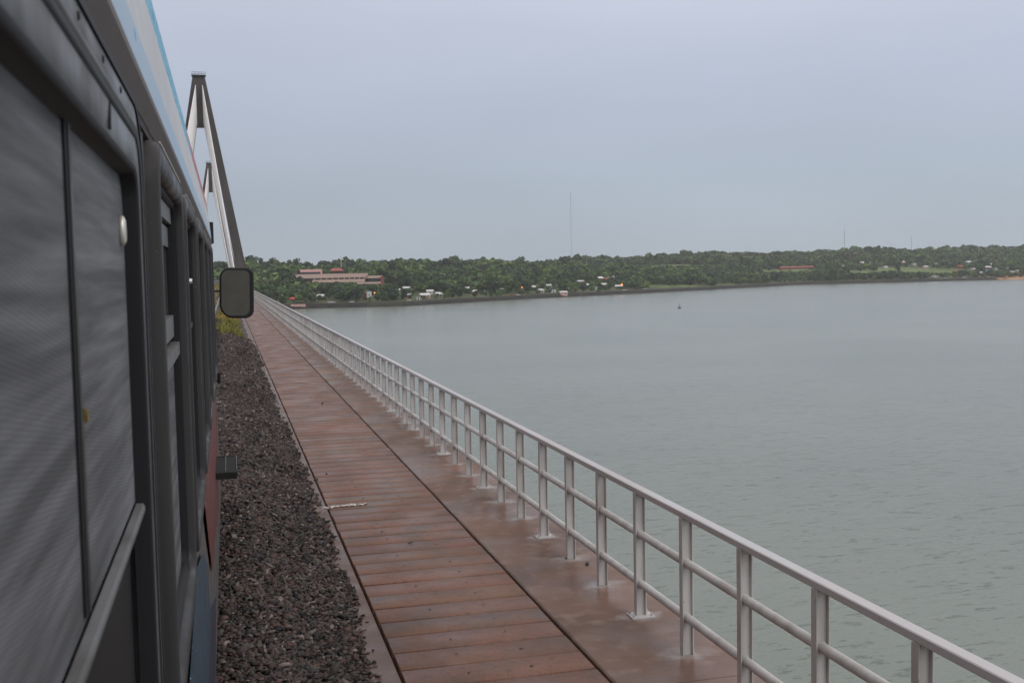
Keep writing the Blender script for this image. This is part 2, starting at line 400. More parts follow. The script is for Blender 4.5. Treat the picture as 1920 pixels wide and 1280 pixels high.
bch = ((V[:,0] > 1100) & (dd < 60) & (V[:,0] < 2200))
gc[bch] = (.50,.29,.17)
emb = (dd < 8) & ~bch
gc[emb] = np.array([.024,.022,.021])*(.7+.6*vnoise(V[emb,0], V[emb,1], 6, 9)[:, None])
rd = (dd >= 9) & (dd < 14) & ~bch
gc[rd] = (.055,.052,.05)
M['ground'] = mat('land', (.06,.08,.04), .85, .2, 0, [(.12, 6, (.05,.055,.03), .5, .75)], [(.5, .3, None)], attr='tint')
tag(link('ground', np_mesh('ground', V, Fc, M['ground'], gc, True)), kind='structure')

# ------------------------------------------------------------------ water
def water_mat():
    m = bpy.data.materials.new('river_water'); m.use_nodes = True
    t = m.node_tree; b = t.nodes['Principled BSDF']
    b.inputs['Base Color'].default_value = (.155,.192,.182, 1)
    b.inputs['Roughness'].default_value = .2; b.inputs['IOR'].default_value = 1.36
    co = N(t, 'ShaderNodeTexCoord')
    n0 = N(t, 'ShaderNodeTexNoise'); n0.inputs['Scale'].default_value = .012; n0.inputs['Detail'].default_value = 5
    t.links.new(co.outputs['Object'], n0.inputs['Vector'])
    mx = N(t, 'ShaderNodeMix', data_type='RGBA'); mx.inputs['A'].default_value = (.192,.226,.193,1); mx.inputs['B'].default_value = (.230,.262,.223,1)
    r = N(t, 'ShaderNodeMapRange'); r.inputs['From Min'].default_value = .35; r.inputs['From Max'].default_value = .65
    t.links.new(n0.outputs['Fac'], r.inputs['Value']); t.links.new(r.outputs[0], mx.inputs['Factor']); t.links.new(mx.outputs['Result'], b.inputs['Base Color'])
    # ripples die down towards the sheltered far shore
    ge = N(t, 'ShaderNodeNewGeometry'); sp = N(t, 'ShaderNodeSeparateXYZ'); t.links.new(ge.outputs['Position'], sp.inputs[0])
    fal = N(t, 'ShaderNodeMapRange'); fal.inputs['From Min'].default_value = 60; fal.inputs['From Max'].default_value = 600
    fal.inputs['To Min'].default_value = .75; fal.inputs['To Max'].default_value = .05; t.links.new(sp.outputs['Y'], fal.inputs['Value'])
    prev = None
    for sc, st, dist, rot, det in ((.22, (1, 3.2, 1), .20, 14, 4), (1.1, (1, 3.4, 1), .09, 8, 4), (.05, (1, 1.6, 1), .3, 30, 3)):
        mp = N(t, 'ShaderNodeMapping'); mp.inputs['Scale'].default_value = st; mp.inputs['Rotation'].default_value = (0, 0, R_(rot))
        t.links.new(co.outputs['Object'], mp.inputs[0])
        n = N(t, 'ShaderNodeTexNoise'); n.inputs['Scale'].default_value = sc; n.inputs['Detail'].default_value = det; n.inputs['Roughness'].default_value = .6
        t.links.new(mp.outputs[0], n.inputs['Vector'])
        bp = N(t, 'ShaderNodeBump'); bp.inputs['Distance'].default_value = dist; t.links.new(fal.outputs[0], bp.inputs['Strength'])
        t.links.new(n.outputs['Fac'], bp.inputs['Height'])
        if prev: t.links.new(prev, bp.inputs['Normal'])
        prev = bp.outputs[0]
    mp = N(t, 'ShaderNodeMapping'); mp.inputs['Scale'].default_value = (1, 3.4, 1); mp.inputs['Rotation'].default_value = (0, 0, R_(12))
    t.links.new(co.outputs['Object'], mp.inputs[0])
    n = N(t, 'ShaderNodeTexNoise'); n.inputs['Scale'].default_value = .42; n.inputs['Detail'].default_value = 5; n.inputs['Roughness'].default_value = .68
    t.links.new(mp.outputs[0], n.inputs['Vector'])
    r = N(t, 'ShaderNodeMapRange'); r.inputs['From Min'].default_value = .60; r.inputs['From Max'].default_value = .78; t.links.new(n.outputs['Fac'], r.inputs['Value'])
    bp = N(t, 'ShaderNodeBump'); bp.inputs['Distance'].default_value = .24; t.links.new(fal.outputs[0], bp.inputs['Strength']); t.links.new(r.outputs[0], bp.inputs['Height']); t.links.new(prev, bp.inputs['Normal'])
    prev = bp.outputs[0]
    t.links.new(prev, b.inputs['Normal'])
    return m
tag(MB().add([(-9000,-3000,LEVEL),(12000,-3000,LEVEL),(12000,6000,LEVEL),(-9000,6000,LEVEL)], [(0,1,2,3)]).build('water', water_mat()), kind='structure')

# ------------------------------------------------------------------ bridge deck
YE = 915.0
mb = MB()
mb.box(-18.6, 3.62, -40, YE, -.75, -.16)
mb.extrude_y([(-15, -3.2), (0.5, -3.2), (2.2, -.76), (-17, -.76)], -40, YE)
tag(mb.build('bridge_deck', M['concrete']), kind='structure')
tag(MB().box(-18.2, -4.3, -40, YE, -.156, -.03).build('road', M['asphalt']), kind='structure')
tag(MB().bbox(.25, 1.115, -20, YE, -.156, 0, .012).build('kerb', M['kerb']), kind='structure')
# right strip with pale grout round the railing posts
PX, PY0, PS = 3.28, 8.47, .963
def strip_mat():
    m = mat('wet_concrete_strip', (.190,.116,.082), .42, .17, 0, [(1.3, 6, (.14,.094,.076), .42, .64), (5, 6, (.28,.195,.16), .52, .74), (.35, 4, (.28,.165,.125), .5, .7), (.9, 5, (.21,.165,.145), .52, .7)], [(28, .002, None)], rough_noise=(1.3, .24, .6, (1, .7, 1)))
    t = m.node_tree; b = t.nodes['Principled BSDF']
    src = b.inputs['Base Color'].links[0].from_socket
    co = N(t, 'ShaderNodeTexCoord'); s = N(t, 'ShaderNodeSeparateXYZ'); t.links.new(co.outputs['Object'], s.inputs[0])
    def MA(op, a, bb=None, c=None):
        n = N(t, 'ShaderNodeMath', operation=op)
        for i, v in enumerate((a, bb, c)):
            if v is None: continue
            if isinstance(v, (int, float)): n.inputs[i].default_value = v
            else: t.links.new(v, n.inputs[i])
        return n.outputs[0]
    q = MA('DIVIDE', MA('SUBTRACT', s.outputs['Y'], PY0), PS)
    fr = MA('SUBTRACT', MA('FRACT', MA('ADD', q, .5)), .5)
    dy = MA('MULTIPLY', fr, PS*1.15)
    dx = MA('MULTIPLY', MA('SUBTRACT', s.outputs['X'], PX), .72)
    dist = MA('SQRT', MA('ADD', MA('MULTIPLY', dx, dx), MA('MULTIPLY', dy, dy)))
    n = N(t, 'ShaderNodeTexNoise'); n.inputs['Scale'].default_value = 7; n.inputs['Detail'].default_value = 5
    t.links.new(co.outputs['Object'], n.inputs['Vector'])
    dn = MA('ADD', dist, MA('MULTIPLY', MA('SUBTRACT', n.outputs['Fac'], .5), .28))
    r = N(t, 'ShaderNodeMapRange'); r.inputs['From Min'].default_value = .04; r.inputs['From Max'].default_value = .17; r.inputs['To Min'].default_value = .75; r.inputs['To Max'].default_value = 0
    t.links.new(dn, r.inputs['Value'])
    mx = N(t, 'ShaderNodeMix', data_type='RGBA'); t.links.new(src, mx.inputs['A']); mx.inputs['B'].default_value = (.42,.40,.38,1)
    t.links.new(r.outputs[0], mx.inputs['Factor']); t.links.new(mx.outputs['Result'], b.inputs['Base Color'])
    return m
mb = MB()
y = -20
edges = []
while y < YE:
    L = 9.0 if y < 200 else 60
    mb.bbox(2.565, 3.62, y, min(y+L-.008, YE), -.156, .0, .012)
    y += L
tag(mb.build('deck_edge_strip', strip_mat()), kind='structure')

# plank walkway
NP = 260
V = []; Fq = []; C = []
for k in range(NP):
    y0 = -4 + k*.3825; y1 = y0+.3825-rnd.uniform(.018, .027)
    x0 = 1.142+rnd.uniform(-.004, .004); x1 = 2.538+rnd.uniform(-.004, .004)
    z = -.008+rnd.uniform(-.003, .003); tl = rnd.uniform(-.002, .002); b_ = .006
    base = len(V)
    c = np.array((.212,.112,.078))*rnd.uniform(.88, 1.1)*np.array((1, rnd.uniform(.95,1.06), rnd.uniform(.94,1.08)))
    ring0 = [(x0,y0,-.12),(x1,y0,-.12),(x1,y1,-.12),(x0,y1,-.12)]
    ring1 = [(x0,y0,z-b_+tl),(x1,y0,z-b_-tl),(x1,y1,z-b_-tl),(x0,y1,z-b_+tl)]
    ring2 = [(x0+b_,y0+b_,z+tl),(x1-b_,y0+b_,z-tl),(x1-b_,y1-b_,z-tl),(x0+b_,y1-b_,z+tl)]
    V += ring0+ring1+ring2; C += [c]*12
    for r in (0, 4):
        for i in range(4): Fq.append((base+r+i, base+r+(i+1) % 4, base+r+4+(i+1) % 4, base+r+4+i))
    Fq.append((base+8, base+9, base+10, base+11))
yl = -4+NP*.3825
base = len(V); V += [(1.142,yl,-.01),(2.538,yl,-.01),(2.538,YE,-.01),(1.142,YE,-.01)]; C += [np.array((.24,.15,.125))]*4; Fq.append((base,base+1,base+2,base+3))
walk = link('walkway', np_mesh('walkway', np.array(V), np.array(Fq), M['plank'], np.array(C)))
tag(walk, kind='structure')
mb = MB()
for k in range(5, 90):
    y0 = -4+k*.3825+.19
    for x in (1.62, 2.1):
        if rnd.random() < .85:
            cx, cy, r = x+rnd.uniform(-.02,.02), y0+rnd.uniform(-.03,.03), rnd.uniform(.007, .014)
            mb.add([(cx+r*math.cos(t)*1.3, cy+r*math.sin(t), -.0015) for t in [i*math.pi/3 for i in range(6)]], [tuple(range(6))])
o = mb.build('bolt_hole', M['dark_gap'], walk); tag(o, kind='stuff')
tag(MB().box(1.116, 2.564, -20, YE, -.157, -.121).build('gap_bed', M['dark_gap'], walk), kind=None)
# white paint smear across the planks
def smear():
    pts = [(600,951.5),(625,947.5),(644,946.5),(652,945),(662,943),(668,944.5),(680,942.5),(690,942),(682,945.5),(664,947),(650,948),(632,949.5),(612,952.5)]
    top = []
    for i, (px, py) in enumerate(pts):
        r = ray(px, py); k = -(EYE-.003)/r.z; top.append((r.x*k, r.y*k))
    mb = MB(); n = len(top)
    dense = []
    for i in range(n):
        a, b = top[i], top[(i+1) % n]
        for j in range(5):
            t = j/5; dense.append((a[0]*(1-t)+b[0]*t+rnd.uniform(-.012,.012), a[1]*(1-t)+b[1]*t+rnd.uniform(-.018,.018)))
    m = len(dense)
    mb.add([(x, y, .0035) for x, y in dense]+[(x, y, -.002) for x, y in dense], [tuple(range(m))]+[(i,(i+1)%m,m+(i+1)%m,m+i) for i in range(m)])
    return mb
mm_ = mat('spilt_paint', (.62,.60,.57), .6, .3, 0, [(18, 5, (.20,.13,.105), .46, .54)])
smear().build('paint_smear', mm_, walk)

# ------------------------------------------------------------------ ballast
def bal_h(X, Y):
    e = .94 + (vnoise(Y*1.0, X*0, .9, 3)-.5)*.12 + (vnoise(Y*1.0, X*0, 3.5, 4)-.5)*.10
    right = np.clip((e-X)/.95, 0, 1); left = np.clip((X+4.15)/.9, 0, 1)
    s = np.minimum(right, left)
    return .36*(s*s*(3-2*s))*.6 + .36*s*.4, e
gx = np.concatenate([np.linspace(-4.15, -.6, 12), np.linspace(-.5, 1.02, 24)])
gy = np.concatenate([np.linspace(-6, 60, 240), np.linspace(61, 915, 300)])
GX, GY = np.meshgrid(gx, gy, indexing='ij')
GZ, _ = bal_h(GX, GY); GZ = np.where(GZ <= .0005, -.03, GZ-.012)
V = np.stack([GX, GY, GZ], -1).reshape(-1, 3); a, b = GX.shape
idx = np.arange(a*b).reshape(a, b)
Fc = np.stack([idx[:-1,:-1], idx[1:,:-1], idx[1:,1:], idx[:-1,1:]], -1).reshape(-1, 4)
bal = link('ballast', np_mesh('ballast', V, Fc, M['ballast'], None, True)); tag(bal, 'dark crushed stone ballast heaped beside the walkway', 'gravel', kind='stuff')
def ico():
    p = (1+5**.5)/2
    v = np.array([(-1,p,0),(1,p,0),(-1,-p,0),(1,-p,0),(0,-1,p),(0,1,p),(0,-1,-p),(0,1,-p),(p,0,-1),(p,0,1),(-p,0,-1),(-p,0,1)], float)
    v /= np.linalg.norm(v[0])
    f = np.array([(0,11,5),(0,5,1),(0,1,7),(0,7,10),(0,10,11),(1,5,9),(5,11,4),(11,10,2),(10,7,6),(7,1,8),(3,9,4),(3,4,2),(3,2,6),(3,6,8),(3,8,9),(4,9,5),(2,4,11),(6,2,10),(8,6,7),(9,8,1)])
    return v, f
IV, IF = ico()
def stones(X, Y, Z, S, Cl):
    n = len(X)
    v = np.repeat(IV[None], n, 0)*(1+rng.uniform(-.48, .30, (n, 12, 1)))
    v *= np.stack([rng.uniform(.9, 1.9, n), rng.uniform(.6, 1.1, n), rng.uniform(.35, .7, n)], -1)[:, None, :]
    an = rng.uniform(0, 2*np.pi, n); ti = rng.normal(0, .45, n)
    ca, sa, ct, st = np.cos(an)[:, None], np.sin(an)[:, None], np.cos(ti)[:, None], np.sin(ti)[:, None]
    x, y, z = v[..., 0], v[..., 1], v[..., 2]
    x, z = x*ct+z*st, -x*st+z*ct
    x, y = x*ca-y*sa, x*sa+y*ca
    P = np.stack([x, y, z], -1)*S[:, None, None]+np.stack([X, Y, Z], -1)[:, None, :]
    F = IF[None]+(np.arange(n)*12)[:, None, None]
    return P.reshape(-1, 3), F.reshape(-1, 3), np.repeat(Cl, 12, 0)
n = 76000
Ys = 4.6 + (rng.random(n)**1.7)*46
Xs = rng.uniform(-.35, 1.06, n)
h, e = bal_h(Xs, Ys)
inside = Xs < e+rng.exponential(.034, n)-.012
Xs, Ys, h = Xs[inside], Ys[inside], h[inside]
n = len(Xs)
S = rng.uniform(.010, .024, n)*(1+Ys/40)*np.where(rng.random(n) < .1, 1.4, 1)
base = np.array([.046,.037,.034]); Cl = base*(rng.uniform(.15, 2.0, (n, 1))*(.7+.6*vnoise(Xs, Ys*.5, .35, 41))[:, None])*rng.uniform(.9, 1.12, (n, 3))
pal = rng.random(n) < .06; Cl[pal] = np.array([.20,.165,.15])*rng.uniform(.7, 1.3, (pal.sum(), 1))
rd_ = rng.random(n) < .12; Cl[rd_] = np.array([.095,.058,.048])*rng.uniform(.6, 1.2, (rd_.sum(), 1))
n2_ = 22000
X2 = rng.uniform(-4.1, -.35, n2_); Y2 = 8+(rng.random(n2_)**1.5)*60; h2, _ = bal_h(X2, Y2); S2 = rng.uniform(.016, .03, n2_)*(1+Y2/60)
m2 = (np.abs(X2+1.62-.7175) > .09) & (np.abs(X2+1.62+.7175) > .09)
X2, Y2, h2, S2 = X2[m2], Y2[m2], h2[m2], S2[m2]; n2_ = len(X2)
Xs = np.concatenate([Xs, X2]); Ys = np.concatenate([Ys, Y2]); h = np.concatenate([h, h2]); S = np.concatenate([S, S2])
Cl = np.concatenate([Cl, base*rng.uniform(.2, 2.0, (n2_, 3)).mean(1)[:, None]*rng.uniform(.6, 1.4, (n2_, 1))]); n = len(Xs)
P, F, CC = stones(Xs, Ys, h+S*rng.uniform(-.1, .7, n), S, Cl)
o = link('ballast_stones', np_mesh('ballast_stones', P, F, M['stone'], CC)); tag(o, 'loose brown and grey stones covering the ballast heap', 'gravel', kind='stuff')
# single stones and leaves lying on the walkway
for (px, py, s, lab) in ((1101,1058,.035,'flat dark stone by the railing, right of the groove on the bare strip'), (1062,1047,.02,'small dark stone at the foot of a railing post'),
                    (770,1018,.018,'small dark pebble in the middle of the planks'), (604,757,.04,'dark pebble on the planks far up the walkway'),
                    (541,816,.04,'reddish stone lying on the kerb beside the ballast'), (593,900,.035,'dark stone wedged in the left groove of the walkway'), (612,888,.02,'tiny stone on the kerb edge near the groove')):
    r = ray(px, py); k = -EYE/r.z
    P, F, CC = stones(np.array([0.]), np.array([0.]), np.array([s*.35]), np.array([s]), np.array([[.05,.04,.04]]))
    tag(link('stone', np_mesh('stone', P, F, M['stone'], CC), loc=(r.x*k, r.y*k, 0)), lab, 'stone')
# grass between the rails and the walkway, ahead of the railcar
n = 9000
gxx = np.concatenate([rng.uniform(-.55, .62, 6000), rng.uniform(-3.6, -.4, 3000)]); gyy = 50+rng.random(n)**1.5*330
dn = vnoise(gxx*3, gyy*.6, 1.6, 8); keep = (dn > .36)
gxx, gyy = gxx[keep], gyy[keep]; n = len(gxx)
hh, _ = bal_h(gxx, gyy); ht = rng.uniform(.12, .34, n)*(1+.3*np.sin(gyy*.3)); an = rng.uniform(0, 2*np.pi, n); wd = rng.uniform(.012, .03, n)*(1+gyy/120)
lean = rng.normal(0, .12, (n, 2))
b0 = np.stack([gxx-np.cos(an)*wd, gyy-np.sin(an)*wd, hh-.02], -1); b1 = np.stack([gxx+np.cos(an)*wd, gyy+np.sin(an)*wd, hh-.02], -1)
tp = np.stack([gxx+lean[:,0], gyy+lean[:,1], hh+ht], -1)
P = np.stack([b0, b1, tp], 1).reshape(-1, 3); F = np.arange(3*n).reshape(-1, 3)
cc = np.array([[.19,.19,.045]])*rng.uniform(.7, 1.3, (n, 1)); oc = vnoise(gxx*2, gyy, 2, 12) > .66; cc[oc] = np.array([.42,.25,.08])*rng.uniform(.7, 1.2, (oc.sum(), 1))
tag(link('trackside_grass', np_mesh('trackside_grass', P, F, M['grassblade'], np.repeat(cc, 3, 0))), 'yellow green grass growing in the ballast ahead of the railcar', 'grass', kind='stuff')
# rails
tr = empty('railway_track', (-1.62, 0, 0), label='pair of steel rails on the ballast running under and ahead of the railcar', cat='track')
for s in (-1, 1):
    MB().extrude_y([(-.065,.34),(.065,.34),(.012,.37),(.012,.45),(.036,.465),(.036,.495),(-.036,.495),(-.036,.465),(-.012,.45),(-.012,.37)], -6, YE).build('rail', M['railsteel'], tr, (s*.7175, 0, 0))

sl_me = MB().extrude_y([(-1.3,.24),(1.3,.24),(1.3,.375),(1.27,.39),(-1.27,.39),(-1.3,.375)], -.12, .12).mesh('sleeper', M['concrete'])
for k in range(95): link('sleeper', sl_me, tr, (0, 13.5+k*.62, -.035))

# ------------------------------------------------------------------ railing
rl = empty('guardrail', (PX, 3.57, 0), label='long pale grey metal railing with two pipes and a flat handrail along the deck edge', cat='railing')
hp = [(-.036,1.050),(.036,1.050),(.041,1.056),(.041,1.094),(.035,1.100),(-.035,1.100),(-.041,1.094),(-.041,1.056)]
MB().extrude_y(hp, -6, YE-PY0).build('handrail', M['steel_top'], rl)
for z in (.705, .285):
    MB().tube((0,-6,z), (0,YE-PY0,z), .033, n=18).build('pipe', M['steel'], rl)
def post_mesh(plate):
    mb = MB()
    z0 = .012 if plate else -.02
    mb.box(-.040, .040, -.004, .004, z0, 1.049)                        # web
    for s in (-1, 1):
        mb.box(s*.0405-.004, s*.0405+.004, -.030, .030, z0, 1.0495)   # flanges
    mb.box(-.03, .03, -.028, -.005, 1.03, 1.0485); mb.box(-.03, .03, .005, .028, 1.03, 1.0485)
    for z in (.705, .285):
        mb.tube((0,-.013,z), (0,.013,z), .0385, n=18)
    return mb
pm = post_mesh(False).mesh('post', M['steel']); pp = post_mesh(True).mesh('post_on_plate', M['steel'])
plate_mb = MB().box(-.1, .1, -.085, .085, .001, .013)
plate_me = plate_mb.mesh('base_plate', M['steel'])
bolt_mb = MB()
bolt_mb.tube((0, 0, .0135), (0, 0, .03), .011, n=6, smooth=False)
bolt_mb.tube((0, 0, .03), (0, 0, .043), .006, n=6, smooth=False)
bolt_me = bolt_mb.mesh('bolt', M['steel'])
first = -5
for k in range(first, first+99):
    yy = PY0+k*PS-3.57
    pl = (k % 3 == 0)
    p = link('post', pp if pl else pm, rl, (0, yy, 0))
    if pl:
        link('base_plate', plate_me, p)
        if k < 36:
            for sx in (-1, 1):
                for sy in (-1, 1): link('bolt', bolt_me, p, (sx*.078, sy*.06, 0))
mb = MB()
for k in range(first+99, int((YE-PY0)/PS)):
    yy = PY0+k*PS-3.57
    mb.box(-.045, .045, yy-.004, yy+.004, -.02, 1.049)
    if k < 300:
        for s in (-1, 1): mb.box(s*.0495-.004, s*.0495+.004, yy-.03, yy+.03, -.02, 1.0495)
tag(mb.build('post', M['steel'], rl), kind='stuff')
# road side parapet on the far edge of the bridge
rl2 = empty('road_parapet', (-18.35, -30, 0), label='plain concrete parapet with a steel rail along the road side of the bridge', cat='parapet')
MB().box(-.2, .2, 0, YE+30, -.15, .7).build('parapet_wall', M['concrete'], rl2)
MB().tube((0,0,.95), (0,YE+30,.95), .05, n=8).build('rail_pipe', M['steel'], rl2)

# ------------------------------------------------------------------ towers
def tower(Y, label):
    cx = -7.5 if Y < 500 else -8.2
    root = empty('bridge_tower', (cx, Y, 0), label=label, cat='bridge tower', group='towers of the cable stayed bridge')
    ZT = 78.0
    def lx(z, s, outer):           # leg outline, offset from the centre line
        if outer: return s*(2.2+(ZT-z)*.1755)
        return s*max(1.45, 2.2+(ZT-z)*.1755-(1.75+(ZT-z)*.028)) if z < 59 else s*1.45
    for s in (-1, 1):
        rings = []
        for z in (LEVEL-3, -4, 0, 20, 40, 58.9, 66, 72, ZT):
            a = lx(z, s, True); b = lx(z, s, False) if z < 59 else s*1.46
            dpt = 3.4 if z < 0 else 3.0-.012*z
            rings.append([(b, -dpt/2, z), (a, -dpt/2, z), (a, dpt/2, z), (b, dpt/2, z)] if s > 0 else [(a, -dpt/2, z), (b, -dpt/2, z), (b, dpt/2, z), (a, dpt/2, z)])
        MB().loops(rings, cap=True).build('leg', M['tower'], root)
    MB().box(-1.455, 1.455, -.85, .85, 58.9, ZT-.02).build('head_wall', M['tower'], root)
    MB().box(-15.0, 15.0, -1.3, 1.3, -5.4, -3.3).build('cross_beam', M['tower'], root)
    mb = MB().box(-2.6, 2.6, -1.8, 1.8, ZT+.01, ZT+.3, 0)
    for x in (-2.4, -1.2, 0, 1.2, 2.4):
        for y_ in (-1.7, 1.7): mb.tube((x, y_, ZT+.3), (x, y_, ZT+1.3), .06, n=6)
    for y_ in (-1.7, 1.7): mb.box(-2.5, 2.5, y_-.05, y_+.05, ZT+1.2, ZT+1.32)
    mb.build('top_platform', M['cap_dark'], root)
    # stays: one mesh each
    nS = 17
    for s, xd in ((1, 2.95-cx), (-1, -18.9-cx)):
        for i in range(nS):
            t = (i+1)/nS
            zt = 60.0+14.5*t
            for d, L in ((-1, 96), (1, 158)):
                yd = d*(12+(L-12)*t)
                a = Vector((s*1.2, d*.9, zt)); b = Vector((xd, yd, -.1))
                MB().tube(a, b, .15, n=6).build('stay_cable', M['cable'], root)
    return root
tower(430, 'nearer dark A shaped bridge tower with white stay cables, its right leg meeting the mirror')
tower(756, 'farther, smaller looking dark A shaped bridge tower framed between the legs of the nearer one')

# ------------------------------------------------------------------ railcar
XS = -.165        # side plane
rc = empty('railcar', (-1.62, 6.0, .5), label='dark grey passenger railcar with white and blue roof seen close along its side', cat='railcar')
RCO = Vector((-1.62, 6.0, .5))
def rp(mb, name, mats, parent=None, label=None):
    """build in world coordinates, parent under the railcar"""
    o = mb.build(name, mats, parent or rc)
    if parent is None: o.location = -RCO
    if label: o['label'] = label
    return o
Y0, Y1 = -7.0, 12.75
ZB = EYE-2.42; ZW0 = EYE-1.05; ZW1 = EYE+.31; ZG = EYE+.40
WS = [(.62-1.58*2, 2.20-1.58*2-.0), (.62-1.58, 2.20-1.58-.12), (.62, 2.20)]
WS = [(-2.75, -1.3), (-1.1, .35), (.52, 2.20)] + [(2.50+1.67*i, 2.50+1.67*i+1.40) for i in range(6)]
XL = -3.08
mb = MB()
# below the windows, ends, floor
prof = [(XS, ZW0), (XS+.004, EYE-1.5), (XS+.010, EYE-2.0), (XS+.016, ZB), (XS-.05, ZB-.02), (XL+.05, ZB-.02), (XL-.016, ZB), (XL, ZW0)]
rp(MB().extrude_y(prof, Y0, Y1, 0), 'lower_body', M['bodylow'])
mb = MB()
mb.box(XL, XS, Y0, Y1, ZW1, EYE+.335)
prev = Y0
for (a, b) in WS+[(Y1, Y1)]:
    mb.box(XS-.08, XS, prev, a, ZW0, ZW1)
    mb.box(XL, XL+.08, prev, a, ZW0, ZW1)
    prev = b
mb.box(XL+.01, XS-.1, Y1-.09, Y1, ZW0, ZW1); mb.box(XL+.01, XS-.1, Y0, Y0+.09, ZW0, ZW1)
mb.box(XL+.3, XS-.3, Y0+.4, Y1-.4, ZW0, ZW1)                                      # dark interior mass
rp(mb, 'side_wall', M['body'])
# pillar cover strips
for i in range(3, len(WS)):
    mb = MB()
    a = WS[i][0]; mb.extrude_y([(XS, ZW0-.02), (XS+.006, ZW0), (XS+.006, ZW1-.03), (XS, ZW1)], a-.17, a-.09)
    rp(mb, 'pillar_strip', M['frame'])
# cantrail and gutter
rp(MB().extrude_y([(XS-.004, EYE+.336), (XS+.004, EYE+.337), (XS+.022, EYE+.375), (XS+.020, EYE+.395), (XS-.03, EYE+.40)], Y0, Y1), 'gutter', M['gutter'])
rp(MB().extrude_y([(XS+.001, EYE+.312), (XS+.005, EYE+.313), (XS+.005, EYE+.330), (XS+.001, EYE+.333)], Y0, Y1), 'cantrail', M['soffit'])
# roof: longitudinal bands of paint
def roofband(pts, name, m, ya=Y0, yb=Y1, label=None):
    mbb = MB()
    n = len(pts); mbb.add([(x, ya, z) for x, z in pts]+[(x, yb, z) for x, z in pts], [(i, i+1, n+i+1, n+i) for i in range(n-1)], 0, True)
    th = .02
    mbb.add([(x-th, ya, z-th*.3) for x, z in pts]+[(x-th, yb, z-th*.3) for x, z in pts], [(i+1, i, n+i, n+i+1) for i in range(n-1)], 0, True)
    return rp(mbb, name, m, label=label)
g = lambda L: [(x, EYE+z) for x, z in L]
roofband(g([(-.150,.402),(-.151,.44),(-.155,.492)]), 'roof_band', M['bluelight'], label='pale blue band at the foot of the roof')
roofband(g([(-.155,.492),(-.160,.545),(-.166,.61),(-.172,.67),(-.1755,.705)]), 'roof_band', M['roofwhite'], label='white band of the roof')
roofband(g([(-.1755,.705),(-.1785,.735),(-.190,.81),(-.208,.912),(-.228,1.0),(-.25,1.05)]), 'roof_band', M['bluespeck'], Y0, 6.9, label='speckled blue stripe high on the roof')
roofband(g([(-.1755,.705),(-.1785,.735),(-.190,.81),(-.208,.912),(-.228,1.0),(-.25,1.05)]), 'roof_band', M['redspeck'], 6.9, Y1, label='speckled red stripe high on the roof')
RP = [(-.25,1.05),(-.30,1.10),(-.45,1.17),(-.8,1.24),(-1.62,1.29)]
RP = RP + [(-3.24-x, z) for x, z in RP[::-1][1:]] + [(-3.24+.15, .41)]
roofband(g(RP), 'roof', M['roofwhite'])
endp = g([(-.17,.41),(-.18,.492),(-.21,.735),(-.24,.91),(-.29,1.04),(-.46,1.13),(-.8,1.2),(-1.62,1.25),(-2.44,1.2),(-2.94,1.04),(-3.0,.905),(-3.05,.41)])
for ya, yb in ((Y0, Y0+.05), (Y1-.05, Y1)): rp(MB().extrude_y(endp, ya, yb), 'roof_end', M['roofwhite'])
# windows
def rr(y0, y1, z0, z1, r, n=7):
    pts = []
    for cy, cz, a0 in ((y1-r, z1-r, 0), (y0+r, z1-r, 90), (y0+r, z0+r, 180), (y1-r, z0+r, 270)):
        for i in range(n+1):
            t = R_(a0+90*i/n); pts.append((cy+r*math.cos(t), cz+r*math.sin(t)))
    return pts
def sweep(y0, y1, z0, z1, r, prof, smooth=True):
    """prof: (inset, x) list from the wall over the front to the inside"""
    rings = []
    for ins, x in prof:
        rad = max(.012, r-ins*.75)
        rings.append([(x, p, q) for p, q in rr(y0+ins, y1-ins, z0+ins, z1-ins, rad)])
    return MB().loops(rings, smooth=smooth)
def panel(x, pts, t=.006):
    n = len(pts)
    vs = [(x, p, q) for p, q in pts]+[(x-t, p, q) for p, q in pts]
    return MB().add(vs, [tuple(range(n)), tuple(range(n, 2*n))[::-1]]+[(i, (i+1) % n, n+(i+1) % n, n+i) for i in range(n)])
